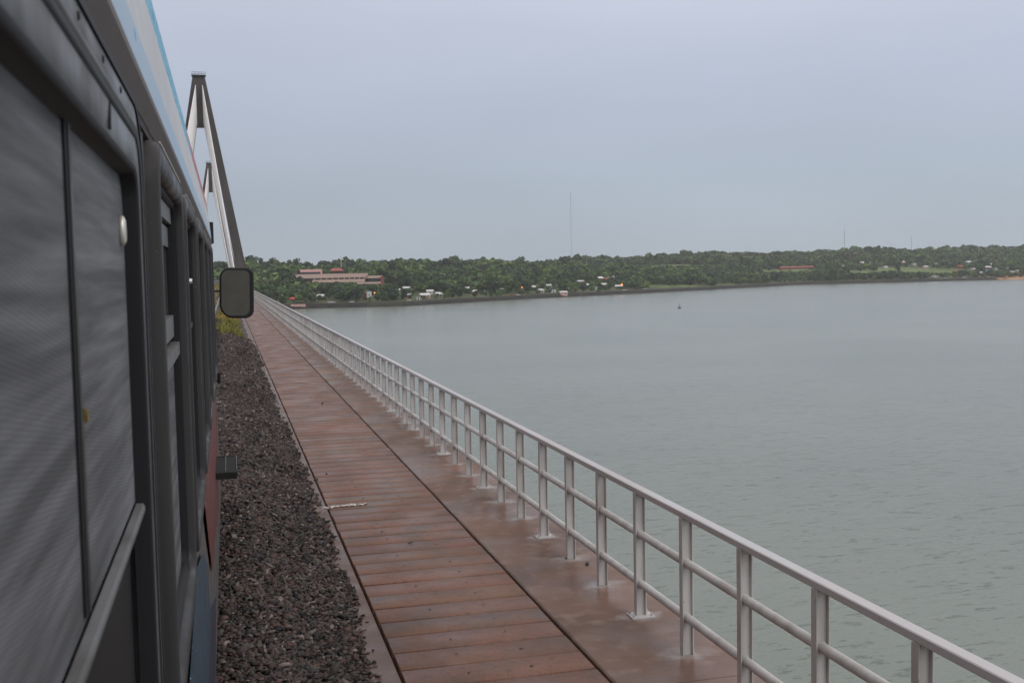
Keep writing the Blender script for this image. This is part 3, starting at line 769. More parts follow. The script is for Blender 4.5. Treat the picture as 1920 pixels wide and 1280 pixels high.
for i, (a, b) in enumerate(WS):
    near = i < 3
    if near:
        xf = XS+.015
        fr = rp(sweep(a, b, ZW0, ZW1, .14, [(-.004, XS-.02), (0, xf-.004), (.004, xf), (.050, xf+.001), (.054, xf-.006), (.060, xf-.006), (.064, xf+.001), (.108, xf-.001), (.118, xf-.010), (.119, XS-.07)]), 'window_frame', M['framenear'],
                label='wide rounded grey frame of the nearest window' if i == 2 else None)
        rp(sweep(a, b, ZW0, ZW1, .14, [(.0505, xf+.0015), (.052, xf+.004), (.061, xf+.004), (.0635, xf+.0015)]), 'seam', M['rubber'], fr)
        rp(sweep(a, b, ZW0, ZW1, .14, [(.036, xf+.0008), (.039, xf+.004), (.043, xf+.004), (.046, xf+.0008)]), 'highlight_bead', M['framelight'], fr)  # thin paler ring added to draw the highlight along the jamb
        rp(sweep(a, b, ZW0, ZW1, .14, [(-.006, XS+.001), (-.005, xf+.004), (.003, xf+.003)]), 'outer_seal', M['rubber'], fr)
        rp(sweep(a, b, ZW0, ZW1, .14, [(.110, xf-.001), (.115, xf+.0015), (.124, xf-.004), (.126, -.176), (.150, -.178)]), 'gasket', M['rubber'], fr)
        if i == 2:
            for sy_ in [(a+b)/2+t_ for t_ in (-.55, -.3, -.05, .2, .45)]:
                rp(MB().tube((xf, sy_, ZW1-.018), (xf+.0025, sy_, ZW1-.018), .006, .0045, n=10), 'screw', M['rubber'], fr)
            for sz_ in (-.12, -.36, -.62, -.88):
                rp(MB().tube((xf, b-.018, EYE+sz_), (xf+.0025, b-.018, EYE+sz_), .006, .0045, n=10), 'screw', M['rubber'], fr)
        gi = .13
        zs = EYE-.415
        if i == 2:
            top = [p for p in rr(a+gi, b-gi, ZW0+gi, ZW1-gi, .06)]
            up = [(p, max(q, zs)) for p, q in top if q > zs-.3]
            rp(panel(-.176, [(a+gi, zs+.01)]+[(b-gi, zs+.01)]+[(p, q) for p, q in top if q > EYE-.2]), 'screen_pane', M['fabric'], fr, 'large grey woven screen pane')
            rp(panel(-.186, [(a+gi, ZW0+gi), (b-gi, ZW0+gi), (b-gi, zs-.03), (a+gi, zs-.03)]), 'lower_pane', M['rubber'], fr)
            mbr = MB().extrude_y([(-.174,zs-.014),(-.164,zs-.014),(-.159,zs-.008),(-.159,zs-.001),(-.162,zs+.005),(-.174,zs+.006)], a+.05, b-.128)
            rp(mbr, 'grab_rail', M['framelight'], fr)
            # vertical slat dividing the pane
            yb = 1.36
            vb = MB().extrude_y([(-.1755, zs+.02), (-.1725, zs+.02), (-.1725, ZW1-.128), (-.1755, ZW1-.128)], yb-.024, yb+.024)
            rp(vb, 'divider_bar', M['rubber'], fr)
            rp(MB().box(-.1724, -.1705, yb-.008, yb+.012, zs+.02, ZW1-.13), 'divider_trim', M['frame'], fr)
            k = MB(); ky, kz = 1.86+.14, EYE+.062
            k.loops([[(xx_, ky+.016*kk_*math.cos(t), kz+.02+.026*kk_*math.sin(t)) for t in [i*math.pi/8 for i in range(16)]] for xx_, kk_ in ((-.1755,1),(-.169,1),(-.1655,.7))], smooth=True, cap=True)
            rp(k, 'knob', M['knob'], fr)
            lt = MB().box(-.176, -.168, 1.39, 1.404, EYE-.172, EYE-.162).tube((-.172,1.397,EYE-.162), (-.172,1.397,EYE-.156), .004, n=8)
            rp(lt, 'latch', M['brass'], fr)
            # small bracket on the upper frame rail
            rp(MB().tube((xf+.001, 1.62, ZW1-.062), (xf+.002, 1.60, ZW1-.105), .0022, n=6), 'wire_clip', M['rubber'], fr)
        else:
            rp(panel(-.176, rr(a+gi, b-gi, ZW0+gi, ZW1-gi, .06)), 'screen_pane', M['fabric'], fr)
        continue
    xf = XS+.030
    fr = rp(sweep(a, b, ZW0, ZW1, .11, [(-.002, XS-.01), (0, XS+.012), (.006, xf-.006), (.016, xf), (.050, xf), (.062, xf-.006), (.068, XS+.008), (.069, XS-.06)]), 'window_frame', M['frame'])
    rp(sweep(a, b, ZW0, ZW1, .11, [(.0695, XS+.006), (.073, XS+.004), (.085, XS-.004), (.086, XS-.03)]), 'gasket', M['rubber'], fr)
    # thin pale drip line over the head of the frame
    rp(MB().tube((xf-.004, a+.16, ZW1+.002), (xf-.004, b-.12, ZW1+.002), .0025, n=6), 'drip_line', M['knob'], fr)
    gi = .08
    zr = EYE-.225
    if i == 3:   # half open window: recessed upper sash, dark gap, pale rails
        rp(MB().box(XS-.028, XS-.008, a+gi, b-gi, EYE+.175, EYE+.225), 'sash_rail', M['framelight'], fr)
        rp(MB().box(XS-.040, XS-.020, a+gi+.1, b-gi, EYE+.10, EYE+.165), 'sash_rail', M['framelight'], fr)
        sa = rp(sweep(a+.34, b-gi, zr+.01, EYE+.15, .05, [(0, XS-.045), (.004, XS-.028), (.03, XS-.028), (.034, XS-.045)]), 'sash_frame', M['frame'], fr)
        rp(panel(XS-.040, rr(a+.37, b-gi-.03, zr+.04, EYE+.12, .03)), 'screen_pane', M['fabric'], fr)
        rp(MB().box(XS-.030, XS+.004, a+gi, b-gi, zr-.03, zr+.01), 'middle_rail', M['framelight'], fr, 'pale middle rail of the half open window')
        rp(MB().box(XS-.045, XS-.012, a+gi+.15, b-gi-.02, zr+.03, zr+.10), 'sash_rail', M['framelight'], fr)
        rp(panel(XS-.018, [(a+.5, ZW0+gi), (b-gi, ZW0+gi), (b-gi, zr-.03), (a+.5, zr-.03)]), 'lower_pane', M['fabric'], fr)
        rp(panel(XS-.06, [(a+gi, ZW0+gi), (b-gi, ZW0+gi), (b-gi, ZW1-gi), (a+gi, ZW1-gi)]), 'dark_backing', M['rubber'], fr)  # black sheet standing in for the shaded interior behind the opening
    else:
        rp(panel(XS-.016, rr(a+gi+(.45 if i % 2 else .25), b-gi, ZW0+gi, ZW1-gi, .05)), 'screen_pane', M['fabric'], fr)
        rp(panel(XS-.045, rr(a+gi, b-gi, ZW0+gi, ZW1-gi, .05)), 'glass_pane', M['glass_dark'], fr)
        rp(MB().box(XS-.014, XS-.002, a+gi, b-gi, zr-.012, zr+.012), 'middle_rail', M['frame'], fr)
        if i in (4, 6):
            kk = MB().tube((XS-.015, b-.12, EYE-.02), (XS+.004, b-.12, EYE-.02), .016, .014, n=10)
            rp(kk, 'knob', M['knob'], fr)
# livery patches on the lower side, 3 mm proud
def patch(pxs, m, name='livery_patch', off=.019, label=None):
    pts = [on_side(px, py, XS+off) for px, py in pxs]
    o = rp(panel(XS+off, pts, .004), name, m, label=label)
    return o
patch([(392,800),(404,700),(403,690),(407,790),(410,880),(410,950),(398,1070),(385,950),(384,900)][::-1], M['liv_red'], label='red diamond of the livery')
patch([(371,1065),(382,1035),(390,1060),(392,1110),(396,1150),(391,1280),(358,1280),(366,1150)][::-1], M['liv_blue'], label='blue diamond of the livery')
patch([(396,1150),(405,1120),(404,1280),(391,1280)][::-1], M['liv_navy'], label='navy lower corner of the livery')
# footstep below the side
st = MB()
def q(px, py, Y): p = at(px, py, Y); return (p.x, p.z)
sx0, sx1 = XS, .028
zt, zb = EYE-1.635, EYE-1.685
st.box(sx0, sx1, 9.35, 10.15, zt-.015, zt)
st.box(sx0, sx1, 9.30, 9.35, zb, zt+.004); st.box(sx0, sx1, 10.15, 10.19, zb, zt+.004)
st.box(sx1-.012, sx1, 9.352, 10.148, zb, zt+.003)
s_ = rp(st, 'footstep', M['stepgrey'])
rp(MB().box(-.07, -.064, 9.36, 10.14, zt+.001, zt+.008).box(sx1-.006, sx1, 9.36, 10.14, zt+.006, zt+.012), 'tread_edge', M['framelight'], s_)
rp(MB().box(sx0, sx1-.02, 9.36, 10.1, zb-.012, zt-.016), 'step_bracket', M['rubber'], s_)
# door grip near the far end
rp(MB().tube((XS+.01,11.9,EYE-1.1), (XS+.05,11.9,EYE-1.1), .012).tube((XS+.05,11.9,EYE-1.13), (XS+.05,11.9,EYE-1.02), .016), 'grip', M['rubber'])
# marker lamp at the far top corner
ml = rp(MB().box(-.19, -.125, 12.50, 12.72, EYE+.37, EYE+.60), 'marker_lamp', M['mirror_shell'])
rp(MB().tube((-.158, 12.72, EYE+.52), (-.158, 12.75, EYE+.52), .028, n=14), 'lens', M['glass_dark'], ml)
# rear-view mirror on its arm
YM = 12.95
c0 = at(444, 549, YM)
mr_ = empty('mirror', (0, 0, 0)); mr_.parent = rc; mr_.location = Vector((c0.x, YM, c0.z))-RCO; mr_.rotation_euler = (0, R_(1.5), R_(3)); mr_['label'] = 'large rounded black rear-view mirror'
def rect_ring(w, h, r, y, n=8):
    pts = []
    for sx, sz, a0, k in ((1, 1, 0, .95), (-1, 1, 90, 1.35), (-1, -1, 180, 1.75), (1, -1, 270, 1.1)):
        q_ = r*k
        for i in range(n+1):
            t = R_(a0+90*i/n); pts.append((sx*(w/2-q_)+q_*math.cos(t), y, sz*(h/2-q_)+q_*math.sin(t)))
    return pts
W_, H_ = .385, .585
MB().loops([rect_ring(W_-.06, H_-.06, .07, -.002), rect_ring(W_-.02, H_-.02, .085, -.012), rect_ring(W_, H_, .09, .004), rect_ring(W_, H_, .09, .03), rect_ring(W_-.04, H_-.04, .08, .075), rect_ring(W_-.14, H_-.14, .05, .095)], smooth=True, cap=True).build('mirror_shell', M['mirror_shell'], mr_)
pg = rect_ring(W_-.064, H_-.064, .068, -.006); n = len(pg)
o = MB().add([(x-.018, y, z) for x, y, z in pg]+[(x-.018, y+.004, z) for x, y, z in pg], [tuple(range(n)), tuple(range(n, 2*n))[::-1]]+[(i,(i+1)%n,n+(i+1)%n,n+i) for i in range(n)]).build('mirror_glass', M['mirror_glass'], mr_)
MB().tube((-W_/2+.01, .04, .02), (-W_/2-.14, -.22, .02), .011, n=8).tube((-W_/2+.01, .05, .02), (-W_/2+.03, .06, .02), .02, n=8).build('mirror_arm', M['wall_maroon'], mr_)
# bogies and wheels under the body
for yy in (-4.5, 10.0):
    bg = rp(MB().box(-2.75, -.55, yy-1.3, yy+1.3, .60, .90), 'bogie', M['rubber'])
    for dy in (-.9, .9):
        for xx in (-2.3375, -.9025):
            rp(MB().tube((xx-.06, yy+dy, .92), (xx+.06, yy+dy, .92), .42, n=24), 'wheel', M['railsteel'], bg)

# ------------------------------------------------------------------ trees
def leaf_cloud(Xc, nl, hgt, rad, leaf, colr, seedn, low=.25, lobes=5):
    """one crown: leaf clumps spread through a few overlapping lobes; returns quads"""
    r = np.random.default_rng(seedn)
    lc = np.stack([r.normal(0, rad*.42, lobes), r.normal(0, rad*.42, lobes), hgt*(low+(.92-low)*r.random(lobes)**.8)], -1)
    lc[0] = (0, 0, hgt*.72)
    lr = rad*r.uniform(.42, .72, lobes)
    which = r.integers(0, lobes, nl)
    d = r.normal(size=(nl, 3)); d /= np.linalg.norm(d, axis=1)[:, None]
    p = lc[which]+d*(lr[which]*r.uniform(.65, 1.05, nl))[:, None]*np.array([1, 1, .72])
    p[:, 2] = np.clip(p[:, 2], hgt*.12, hgt*1.02)
    nrm = d+r.normal(0, .55, (nl, 3)); nrm /= np.linalg.norm(nrm, axis=1)[:, None]
    a = np.cross(nrm, r.normal(size=(nl, 3))); a /= np.linalg.norm(a, axis=1)[:, None]; b = np.cross(nrm, a)
    s = (leaf*r.uniform(.6, 1.35, nl))[:, None]
    q = np.stack([p-a*s-b*s*.6, p+a*s*.7-b*s, p+a*s+b*s*.7, p-a*s*.6+b*s], 1)+np.asarray(Xc)
    c = np.asarray(colr)*r.uniform(.72, 1.32, (nl, 1))
    return q, c
GREENS = np.array([(.036,.068,.026), (.055,.098,.032), (.028,.052,.026), (.085,.130,.036), (.070,.098,.034), (.042,.080,.042), (.115,.160,.046), (.090,.085,.040)])
GP = np.array([.22,.2,.15,.13,.1,.08,.08,.04])

# things on the far shore; each keeps the trees off itself and off the sight line in front of it
TARGETS = []   # x, y, base height, half width: things the trees in front leave showing
def target(x, y, z, hw): TARGETS.append((x, y, z, hw))
for _x, _y, _rx, _ry in CLEAR: target(_x, _y, gz(_x, _y), _rx*.8)
def max_top(x, y, rad):
    T = np.array(TARGETS)
    m = (T[:,1] > y+3) & (np.abs(T[:,0]-x/y*T[:,1]) < T[:,3]+rad*.6)
    if not m.any(): return 1e9
    return float(np.min(EYE+(T[m,2]-EYE)*y/T[m,1]))
KEEP = []   # x, y, half width, depth kept free in front
def reserve(x, y, hw, front): KEEP.append((x, y, hw, front))
def house(px, py, wdt, dep, hgt, wall, roof, label, kind='gable', rz=0, tall=None, group=None):
    x, y, z = ground_at(px, py-(4 if px < 1250 else 0))
    wdt *= .66; hgt *= .9; reserve(x, y, wdt/2+.5, 9); target(x, y, z+hgt*(.55 if px < 1400 else .15), wdt/2)
    h = empty('house', (x, y, z-.2), R_(rz), label, 'house', group)
    H = hgt
    MB().box(-wdt/2, wdt/2, -dep/2, dep/2, -1.5, H).build('wall', M[wall], h)
    if kind == 'gable':
        rh = dep*.2
        ov = .5
        mbr = MB(); x0, x1 = -wdt/2-ov, wdt/2+ov; y0, y1 = -dep/2-ov, dep/2+ov
        mbr.add([(x0,y0,H-.05),(x1,y0,H-.05),(x1,0,H+rh),(x0,0,H+rh),(x0,y1,H-.05),(x1,y1,H-.05),(x0,y0,H-.25),(x1,y0,H-.25),(x1,y1,H-.25),(x0,y1,H-.25)],
                [(0,1,2,3),(3,2,5,4),(6,9,8,7),(0,6,7,1),(4,5,8,9),(0,3,4,9,6),(1,7,8,5,2)])
        mbr.build('roof', M[roof], h)
    elif kind == 'shed':
        MB().add([(-wdt/2-.5,-dep/2-.8,H+.02),(wdt/2+.5,-dep/2-.8,H+.02),(wdt/2+.5,dep/2+.5,H+dep*.28),(-wdt/2-.5,dep/2+.5,H+dep*.28),(-wdt/2-.5,-dep/2-.8,H-.2),(wdt/2+.5,-dep/2-.8,H-.2),(wdt/2+.5,dep/2+.5,H-.2),(-wdt/2-.5,dep/2+.5,H-.2)],
                 [(0,1,2,3),(4,7,6,5),(0,4,5,1),(1,5,6,2),(2,6,7,3),(3,7,4,0)]).build('roof', M[roof], h)
    else:
        MB().box(-wdt/2-.3, wdt/2+.3, -dep/2-.3, dep/2+.3, H+.01, H+.55).build('roof', M[roof], h)
    # openings: door and windows set proud of the front wall
    nW = max(1, int(wdt/3.2))
    floors = max(1, int(H/3))
    for fl in range(floors):
        for i in range(nW):
            cx = -wdt/2+(i+.5)*wdt/nW
            z0 = fl*3
            if fl == 0 and i == nW//2:
                MB().box(cx-.45, cx+.45, -dep/2-.03, -dep/2+.05, .05, 2.1).build('door', M['wall_maroon'], h)
            else:
                MB().box(cx-.45, cx+.45, -dep/2-.03, -dep/2+.05, z0+1.05, z0+2.0).build('window', M['glass_dark'], h)
    return h
HOUSES = [
 (584,560,6,5,2.8,'wall_white','roof_white','small white hut among dark trees, nearest house to the red parasol','shed',20),
 (601,563,8,5,2.4,'wall_grey','roof_white','low hut with tilted white roof beside the small white hut near the railing','shed',-15),
 (685,566,4,5,7.0,'wall_brick','roof_red','narrow brick red block joined to the left of the tall white roofed house','flat',0),
 (692,567,6,6,8.0,'wall_white','roof_white','tall narrow pale house with white flat roof below the terraced building','flat',0),
 (746,553,6,6,3.0,'wall_grey','roof_white','small white roof left of the white gabled pair, above the shore road','gable',10),
 (762,549,10,7,3.0,'wall_white','roof_white','wide white gabled house between the tall narrow house and the large pink walled house','gable',5),
 (766,562,7,5,2.8,'wall_brick','roof_grey','small brick house with grey roof below the wide white roof near the shore','shed',0),
 (796,562,13,8,3.0,'wall_pink','roof_white','large low house with white gabled roof and pink wall near the water','gable',8),
 (806,555,9,7,3.0,'wall_white','roof_white','white house just above and behind the large low pink walled house','gable',-8),
 (784,566,5,4,2.4,'wall_white','roof_grey','tiny white hut left of the pink walled house at the road','flat',0),
 (866,552,8,6,2.8,'wall_grey','roof_white','leftmost white roof of the cluster in the trees right of the pink walled house','gable',0),
 (878,549,9,7,3.0,'wall_white','roof_white','topmost white roof of the cluster above the shore road','gable',12),
 (888,555,9,7,3.0,'wall_pink','roof_white','white gabled roof at the right end of the cluster above the shore road','gable',-12),
 (893,556,4,5,3.4,'wall_brick','roof_red','tiny brick red annexe beside the white gabled roof','flat',0),
 (1004,546,9,6,2.6,'wall_grey','roof_white','single white roof between the two orange lamps, nearer the left one','shed',0),
 (1031,543,13,7,2.8,'wall_white','roof_white','broad white roof right of the single white roof','gable',0),
 (1036,552,9,6,3.0,'wall_white','roof_grey','pale house with grey roof directly below the broad white roof','flat',0),
 (1056,556,11,6,2.6,'wall_pink','roof_white','low pink walled house at the road below the broad white roof','gable',0),
 (1067,548,5,4,2.6,'wall_white','roof_white','tiny white hut right of the pale grey roofed house','flat',0),
 (1088,537,11,7,4.0,'wall_brick','roof_white','brick house with white roof left of the long brick row','gable',10),
 (1101,542,7,5,2.8,'wall_grey','roof_white','small white roof below and right of the brick house with white roof','shed',0),
 (1126,533,9,8,5.6,'wall_brick','roof_white','left house of the brick row high in the trees','shed',0),
 (1138,533,9,8,5.0,'wall_brick','roof_red','middle house of the brick row with red roof','gable',0),
 (1151,530,5,5,6.5,'wall_white','roof_white','white tower like house at the right end of the brick row','flat',0),
 (1134,541,10,6,2.6,'wall_white','roof_white','white roof standing alone below the brick row','shed',0),
 (1159,545,12,7,3.4,'wall_grey','roof_white','grey house with white roof just below the right orange lamp','gable',0),
 (1492,485,7,6,3.0,'wall_white','roof_white','tiny white house on the ridge above the red shed, leftmost of three','flat',0),
 (1520,484,6,6,4.5,'wall_white','roof_white','tiny tall white house on the ridge above the red shed, middle of three','flat',0),
 (1536,484,14,8,3.5,'wall_white','roof_grey','wider pale house on the ridge above the red shed, rightmost of three','gable',0),
 (1583,501,16,7,2.6,'wall_grey','roof_grey','long low grey roofed building right of the red shed','gable',0),
 (1617,496,14,9,4.0,'wall_cream','roof_white','cream house on the slope above the drifting smoke, left of two','gable',0),
 (1631,495,9,8,4.5,'wall_white','roof_grey','white house with grey roof right beside the cream house on the slope','flat',0),
 (1646,496,8,8,3.0,'wall_grey','roof_white','grey cottage right of the two houses on the slope above the smoke','gable',0),
 (1693,495,17,10,4.5,'wall_pink','roof_white','wide pink walled house with white roof on the slope below the thin mast','gable',0),
 (1714,498,12,8,3.4,'wall_white','roof_grey','pale house right of the wide pink walled house','gable',0),
 (1755,497,13,8,3.4,'wall_grey','roof_white','grey walled house halfway between the pink walled house and the big white roof','gable',0),
 (1750,476,24,12,5.0,'wall_white','roof_white','long white hall on the ridge top at the right','gable',0),
 (1711,476,6,6,7.0,'wall_white','roof_white','white square block at the foot of the thin mast','flat',0),
 (1880,478,16,10,4.5,'wall_grey','roof_green','pale green roofed building on the ridge near the right edge','gable',0),
 (1749,520,16,7,2.6,'wall_white','roof_grey','low white building behind the sea wall below the green slope','flat',0),
 (1815,497,20,12,6.0,'wall_grey','roof_white','big white roofed building in the crowded quarter at the right','gable',10),
 (1800,503,13,9,4.0,'wall_brick','roof_red','brick house with red roof left below the big white roofed building','gable',0),
 (1830,492,12,9,5.0,'wall_white','roof_grey','white house with grey roof right behind the big white roofed building','flat',0),
 (1851,505,15,9,4.0,'wall_brick','roof_white','brick house with white roof right of the big white roofed building','gable',-10),
 (1850,510,7,6,3.0,'wall_white','tarp_blue','small hut with bright blue roof in the crowded quarter','shed',0),
 (1869,508,12,8,4.0,'wall_white','roof_grey','white house right of the hut with the blue roof','gable',0),
 (1886,506,13,9,5.0,'wall_grey','roof_grey','two storey grey house right of the white one near the beach','flat',0),
 (1911,512,17,9,4.0,'wall_pink','roof_white','pink walled house above the sand at the right edge','gable',0),
 (1896,513,10,7,3.6,'wall_white','roof_grey','small white house above the sand left of the pink walled one','gable',0),
 (1793,513,12,8,3.6,'wall_maroon','roof_red','low maroon house between the green slope and the crowded quarter','gable',0),
 (1868,494,11,8,3.6,'wall_cream','roof_red','cream house with red roof up the slope above the blue roofed hut','gable',0),
 (823,560,7,6,2.8,'wall_grey','roof_white','small grey hut with white roof between the pink walled house and the roof cluster','shed',15),
 (912,554,6,6,2.6,'wall_white','roof_white','small white hut alone right of the roof cluster, left of the red car','shed',-10),
 (940,550,6,5,2.6,'wall_grey','roof_grey','little grey roofed hut in the trees just above the red car','gable',0),
 (1015,552,6,5,2.6,'wall_white','roof_white','tiny white hut at the road between the single and the broad white roof','shed',10),
 (1119,547,6,5,2.6,'wall_white','roof_grey','tiny grey roofed white hut above the dark car','gable',0),
 (1660,503,9,7,3.0,'wall_white','roof_white','white hut on the green slope just right of the smoke','gable',5),
 (1735,503,10,8,3.4,'wall_cream','roof_white','cream hut with white roof right above the green slope','gable',-5),
 (1780,498,10,8,3.4,'wall_grey','roof_white','grey hut with white roof left of the big white roofed building','shed',5),
 (1800,490,10,8,3.4,'wall_white','roof_white','white house up the slope above the big white roofed building','gable',5),
 (1858,499,10,8,3.6,'wall_grey','roof_white','grey house with white roof just below the cream house with red roof','shed',-5),
 (1903,500,11,8,4.0,'wall_white','roof_white','white gabled house up the slope near the right edge','gable',5),
 (1825,508,10,8,3.4,'wall_cream','roof_white','cream house below the big white roofed building','gable',0),
 (1838,514,9,7,3.0,'wall_white','roof_white','white cottage just behind the start of the beach','gable',0),
]
for H in HOUSES:
    house(H[0], H[1], H[2], H[3], H[4], H[5], H[6], H[7], H[8], H[9])

# terraced building on the slope
def quad_box(mb, pa, pb, y0, dep, z0, z1, mi=0): mb.box(pa, pb, y0, y0+dep, z0, z1, mi)
bx, by, bz = ground_at(660, 534)
YB = by
def bxz(px, py, dy=0): p = at(px, py, YB+dy); return p.x-bx, p.z
reserve(bx, by+14, 48, 30); target(bx-8, by, at(650, 530, by).z, 36); target(bx+25, by, at(690, 535, by).z, 16)
tb = empty('terraced_building', (bx, by, 0), 0, 'long terraced cream and brick building with flat roofs on the wooded slope', 'building')
def slab(px0, py0, px1, py1, name, m, dy=0, dep=14, dz=0):
    x0, z1 = bxz(px0, py0, dy); x1, z0 = bxz(px1, py1, dy)
    return MB().box(x0, x1, dy, dy+dep, z0+dz, z1+dz).build(name, M[m], tb)
slab(556,519,686,537,'main_block','wall_maroon',1.5,16)
slab(554,514.5,690,519.5,'parapet_band','wall_cream',0,18,)
slab(586,524.8,684,528.2,'balcony_band','wall_cream',-.5,4)
slab(554,524.8,569,528.2,'balcony_band','wall_cream',-.5,4)
for i, px in enumerate((556,568,589,601,612,623,634,645,655,664,673,683)):
    slab(px, 519.5, px+1.4, 524.8, 'pillar', 'wall_cream', .4, 1.2)
for i, (a_, b_) in enumerate(((570,588),(590.5,600.5),(602.5,611.5),(613.5,622.5),(624.5,633.5),(635.5,644.5),(646.5,654.5),(656.5,663.5),(665.5,672.5),(674.5,682))):
    slab(a_, 520.2, b_, 524.6, 'window', 'glass_dark', 1.38, .3)
slab(690,520,713,530,'wing_block','wall_maroon',1.5,14)
slab(686,517,717,521,'parapet_band','wall_cream',0,16)
slab(663,529.2,714,531.8,'balcony_band','wall_cream',-.8,4)
slab(666,531.8,712,536,'wing_block','wall_maroon',.5,12)
slab(713.2,518,720,533.5,'end_wall','wall_brick',-.3,16)
slab(692,522.2,711,527,'window','glass_dark',1.38,.3)
slab(563,507.5,601,514,'upper_block','wall_maroon',12,12)
slab(563,505.4,604,509.5,'roof_band','wall_pink',11.5,13)
slab(601,505.4,604.2,514,'upper_wall','wall_pink',11,13)
x0, z1 = bxz(566, 510, 11.8); slab(567,510,600,513,'window','glass_dark',11.8,.3)
slab(596,530,611,534,'lower_block','wall_cream',.8,6)
o2 = ground_at(633, 512)
rr_ = empty('house', (0, 0, 0), 0, 'long house with a red hipped roof just behind the terraced building', 'house')
YR = YB+45
pa = at(619, 508, YR); pb = at(645, 508, YR); pz = at(633, 504, YR)
rr_.location = ((pa.x+pb.x)/2, YR, 0)
hw = (pb.x-pa.x)/2
reserve((pa.x+pb.x)/2, YR+5, hw+2, 16); target((pa.x+pb.x)/2, YR, pa.z-1, hw)
MB().box(-hw+1, hw-1, 0, 9, pa.z-8, pa.z).build('wall', M['wall_maroon'], rr_)
MB().add([(-hw,-1,pa.z),(hw,-1,pa.z),(hw,10,pa.z),(-hw,10,pa.z),(-hw+3,4.5,pz.z+.8),(hw-3,4.5,pz.z+.8)], [(0,1,5,4),(1,2,5),(2,3,4,5),(3,0,4),(3,2,1,0)]).build('roof', M['roof_red'], rr_)
# red shed on the right slope
rx, ry, rz_ = ground_at(1498, 504)
reserve(rx, ry+5, 36, 16); target(rx, ry, rz_+1.2, 32)
rs = empty('shed', (rx, ry, rz_), 0, 'very long low red shed above the bright green lawn', 'shed')
MB().box(-33, 33, 0, 9, -2, 2.6).build('wall', M['wall_brick'], rs)
MB().add([(-34,-1,2.6),(34,-1,2.6),(34,10,2.6),(-34,10,2.6),(-34,4.5,4.6),(34,4.5,4.6)], [(0,1,5,4),(1,2,5),(2,3,4,5),(3,0,4),(3,2,1,0)]).build('roof', M['roof_red'], rs)
# red parasol and pale wall by the railing
x, y, z = ground_at(548, 572); reserve(x, y, 4, 12); target(x, y, z+2, 3)
pr = empty('parasol', (x, y, z), 0, 'red round parasol on the waterfront next to the railing', 'parasol')
MB().tube((0,0,0), (0,0,6.2), .12, n=8).build('pole', M['mast_grey'], pr)
mbp = MB(); rings = [[(2.6*math.cos(t)*k, 2.6*math.sin(t)*k, 4.6+h_) for t in [i*math.pi/6 for i in range(12)]] for k, h_ in ((1,0),(.95,.7),(.6,1.5),(.05,1.9))]
mbp.loops(rings, smooth=True, cap=True).build('canopy', M['para_red'], pr)
x, y, z = ground_at(559, 575); reserve(x, y, 7, 12)
o = MB().box(-6, 6, -.3, .3, -1, 1.6).box(-6.2, 6.2, -.45, .45, 1.6, 1.8).build('garden_wall', M['wall_pink'], loc=(x, y, z)); tag(o, 'low pinkish wall by the water beside the red parasol', 'wall')
# lit street lamps
for px, py, lab in ((702,548,'street lamp with small orange light above the tall narrow house'), (978,538,'lit orange street lamp in dark trees, the left one'), (1165,533,'brightest orange street lamp right of the brick row')):
    x, y, z = ground_at(px, py+9); reserve(x, y, 2, 6)
    p = at(px, py, y); target(x, y, p.z-3.5, 3)
    l = empty('street_lamp', (x, y, z), 0, lab, 'street lamp')
    hh_ = p.z-z
    MB().tube((0,0,-.5), (0,0,hh_), .14, .09, n=8).tube((0,0,hh_), (0,-1.4,hh_+.25), .07, n=6).build('pole', M['mast_grey'], l)
    MB().tube((0,-1.9,hh_+.2), (0,-1.2,hh_+.3), .35, .25, n=8).build('lamp_head', M['mast_grey'], l)
    rb = .9 if px == 1165 else .55
    mbp = MB(); mbp.loops([[(rb*math.sin(a)*math.cos(t), -1.7+rb*math.sin(a)*math.sin(t), hh_-.35+rb*math.cos(a)) for t in [i*math.pi/5 for i in range(10)]] for a in (.02,.6,1.2,1.8,2.4,3.12)], smooth=True)
    mbp.build('bulb', M['lamp_on'], l)
# cars along the shore road
def car(px, py, m, lab, L=4.4):
    x, y, z = ground_at(px, py); yy = float(shoreY(x))+14; x = x*yy/y; z = gz(x, yy)
    reserve(x, yy, 3.5, 8)
    c = empty('parked_car', (x, yy, z), R_(rnd.uniform(-10, 10)), lab, 'car', 'cars parked along the shore road')
    s = L/4.4
    MB().extrude_y([(-2.2*s,.35),(2.2*s,.35),(2.15*s,.85),(1.2*s,.98),(-2.1*s,.98),(-2.2*s,.7)], -.85, .85).build('body', M[m], c)
    MB().extrude_y([(-1.7*s,.98),(1.0*s,.98),(.5*s,1.5),(-1.2*s,1.5)], -.75, .75).build('cabin', M['glass_dark'], c)
    MB().extrude_y([(-1.22*s,1.5),(.52*s,1.5),(.45*s,1.56),(-1.15*s,1.56)], -.76, .76).build('roof', M[m], c)
    for a in (-1.35*s, 1.35*s):
        for b in (-.82, .82): MB().tube((a, b-.1, .33), (a, b+.1, .33), .33, n=12).build('wheel', M['rubber'], c)
for args in ((622,573,'car_white','white van on the shore road near the red parasol',6.5),(660,569,'car_white','white car on the shore road left of the tall narrow house',4.4),(768,566,'car_white','white car on the shore road in front of the small brick house',4.4),
             (961,560,'car_red','red car on the shore road between the white roof cluster and the left orange lamp',4.4),(972,560,'car_white','white car just right of the red car',4.4),(1171,552,'car_white','white van on the shore road below the right orange lamp',5.5),(1210,548,'car_white','white car on the road where the lawn begins',4.4),(1122,553,'car_dark','dark car on the shore road below the brick row',4.4),
             (1773,524,'car_white','white car on the sea wall road left of the beach',5),(1790,524,'car_red','red van on the sea wall road left of the beach',6),(1808,523,'car_white','white truck on the sea wall road nearest the beach',7.5)):
    car(*args)
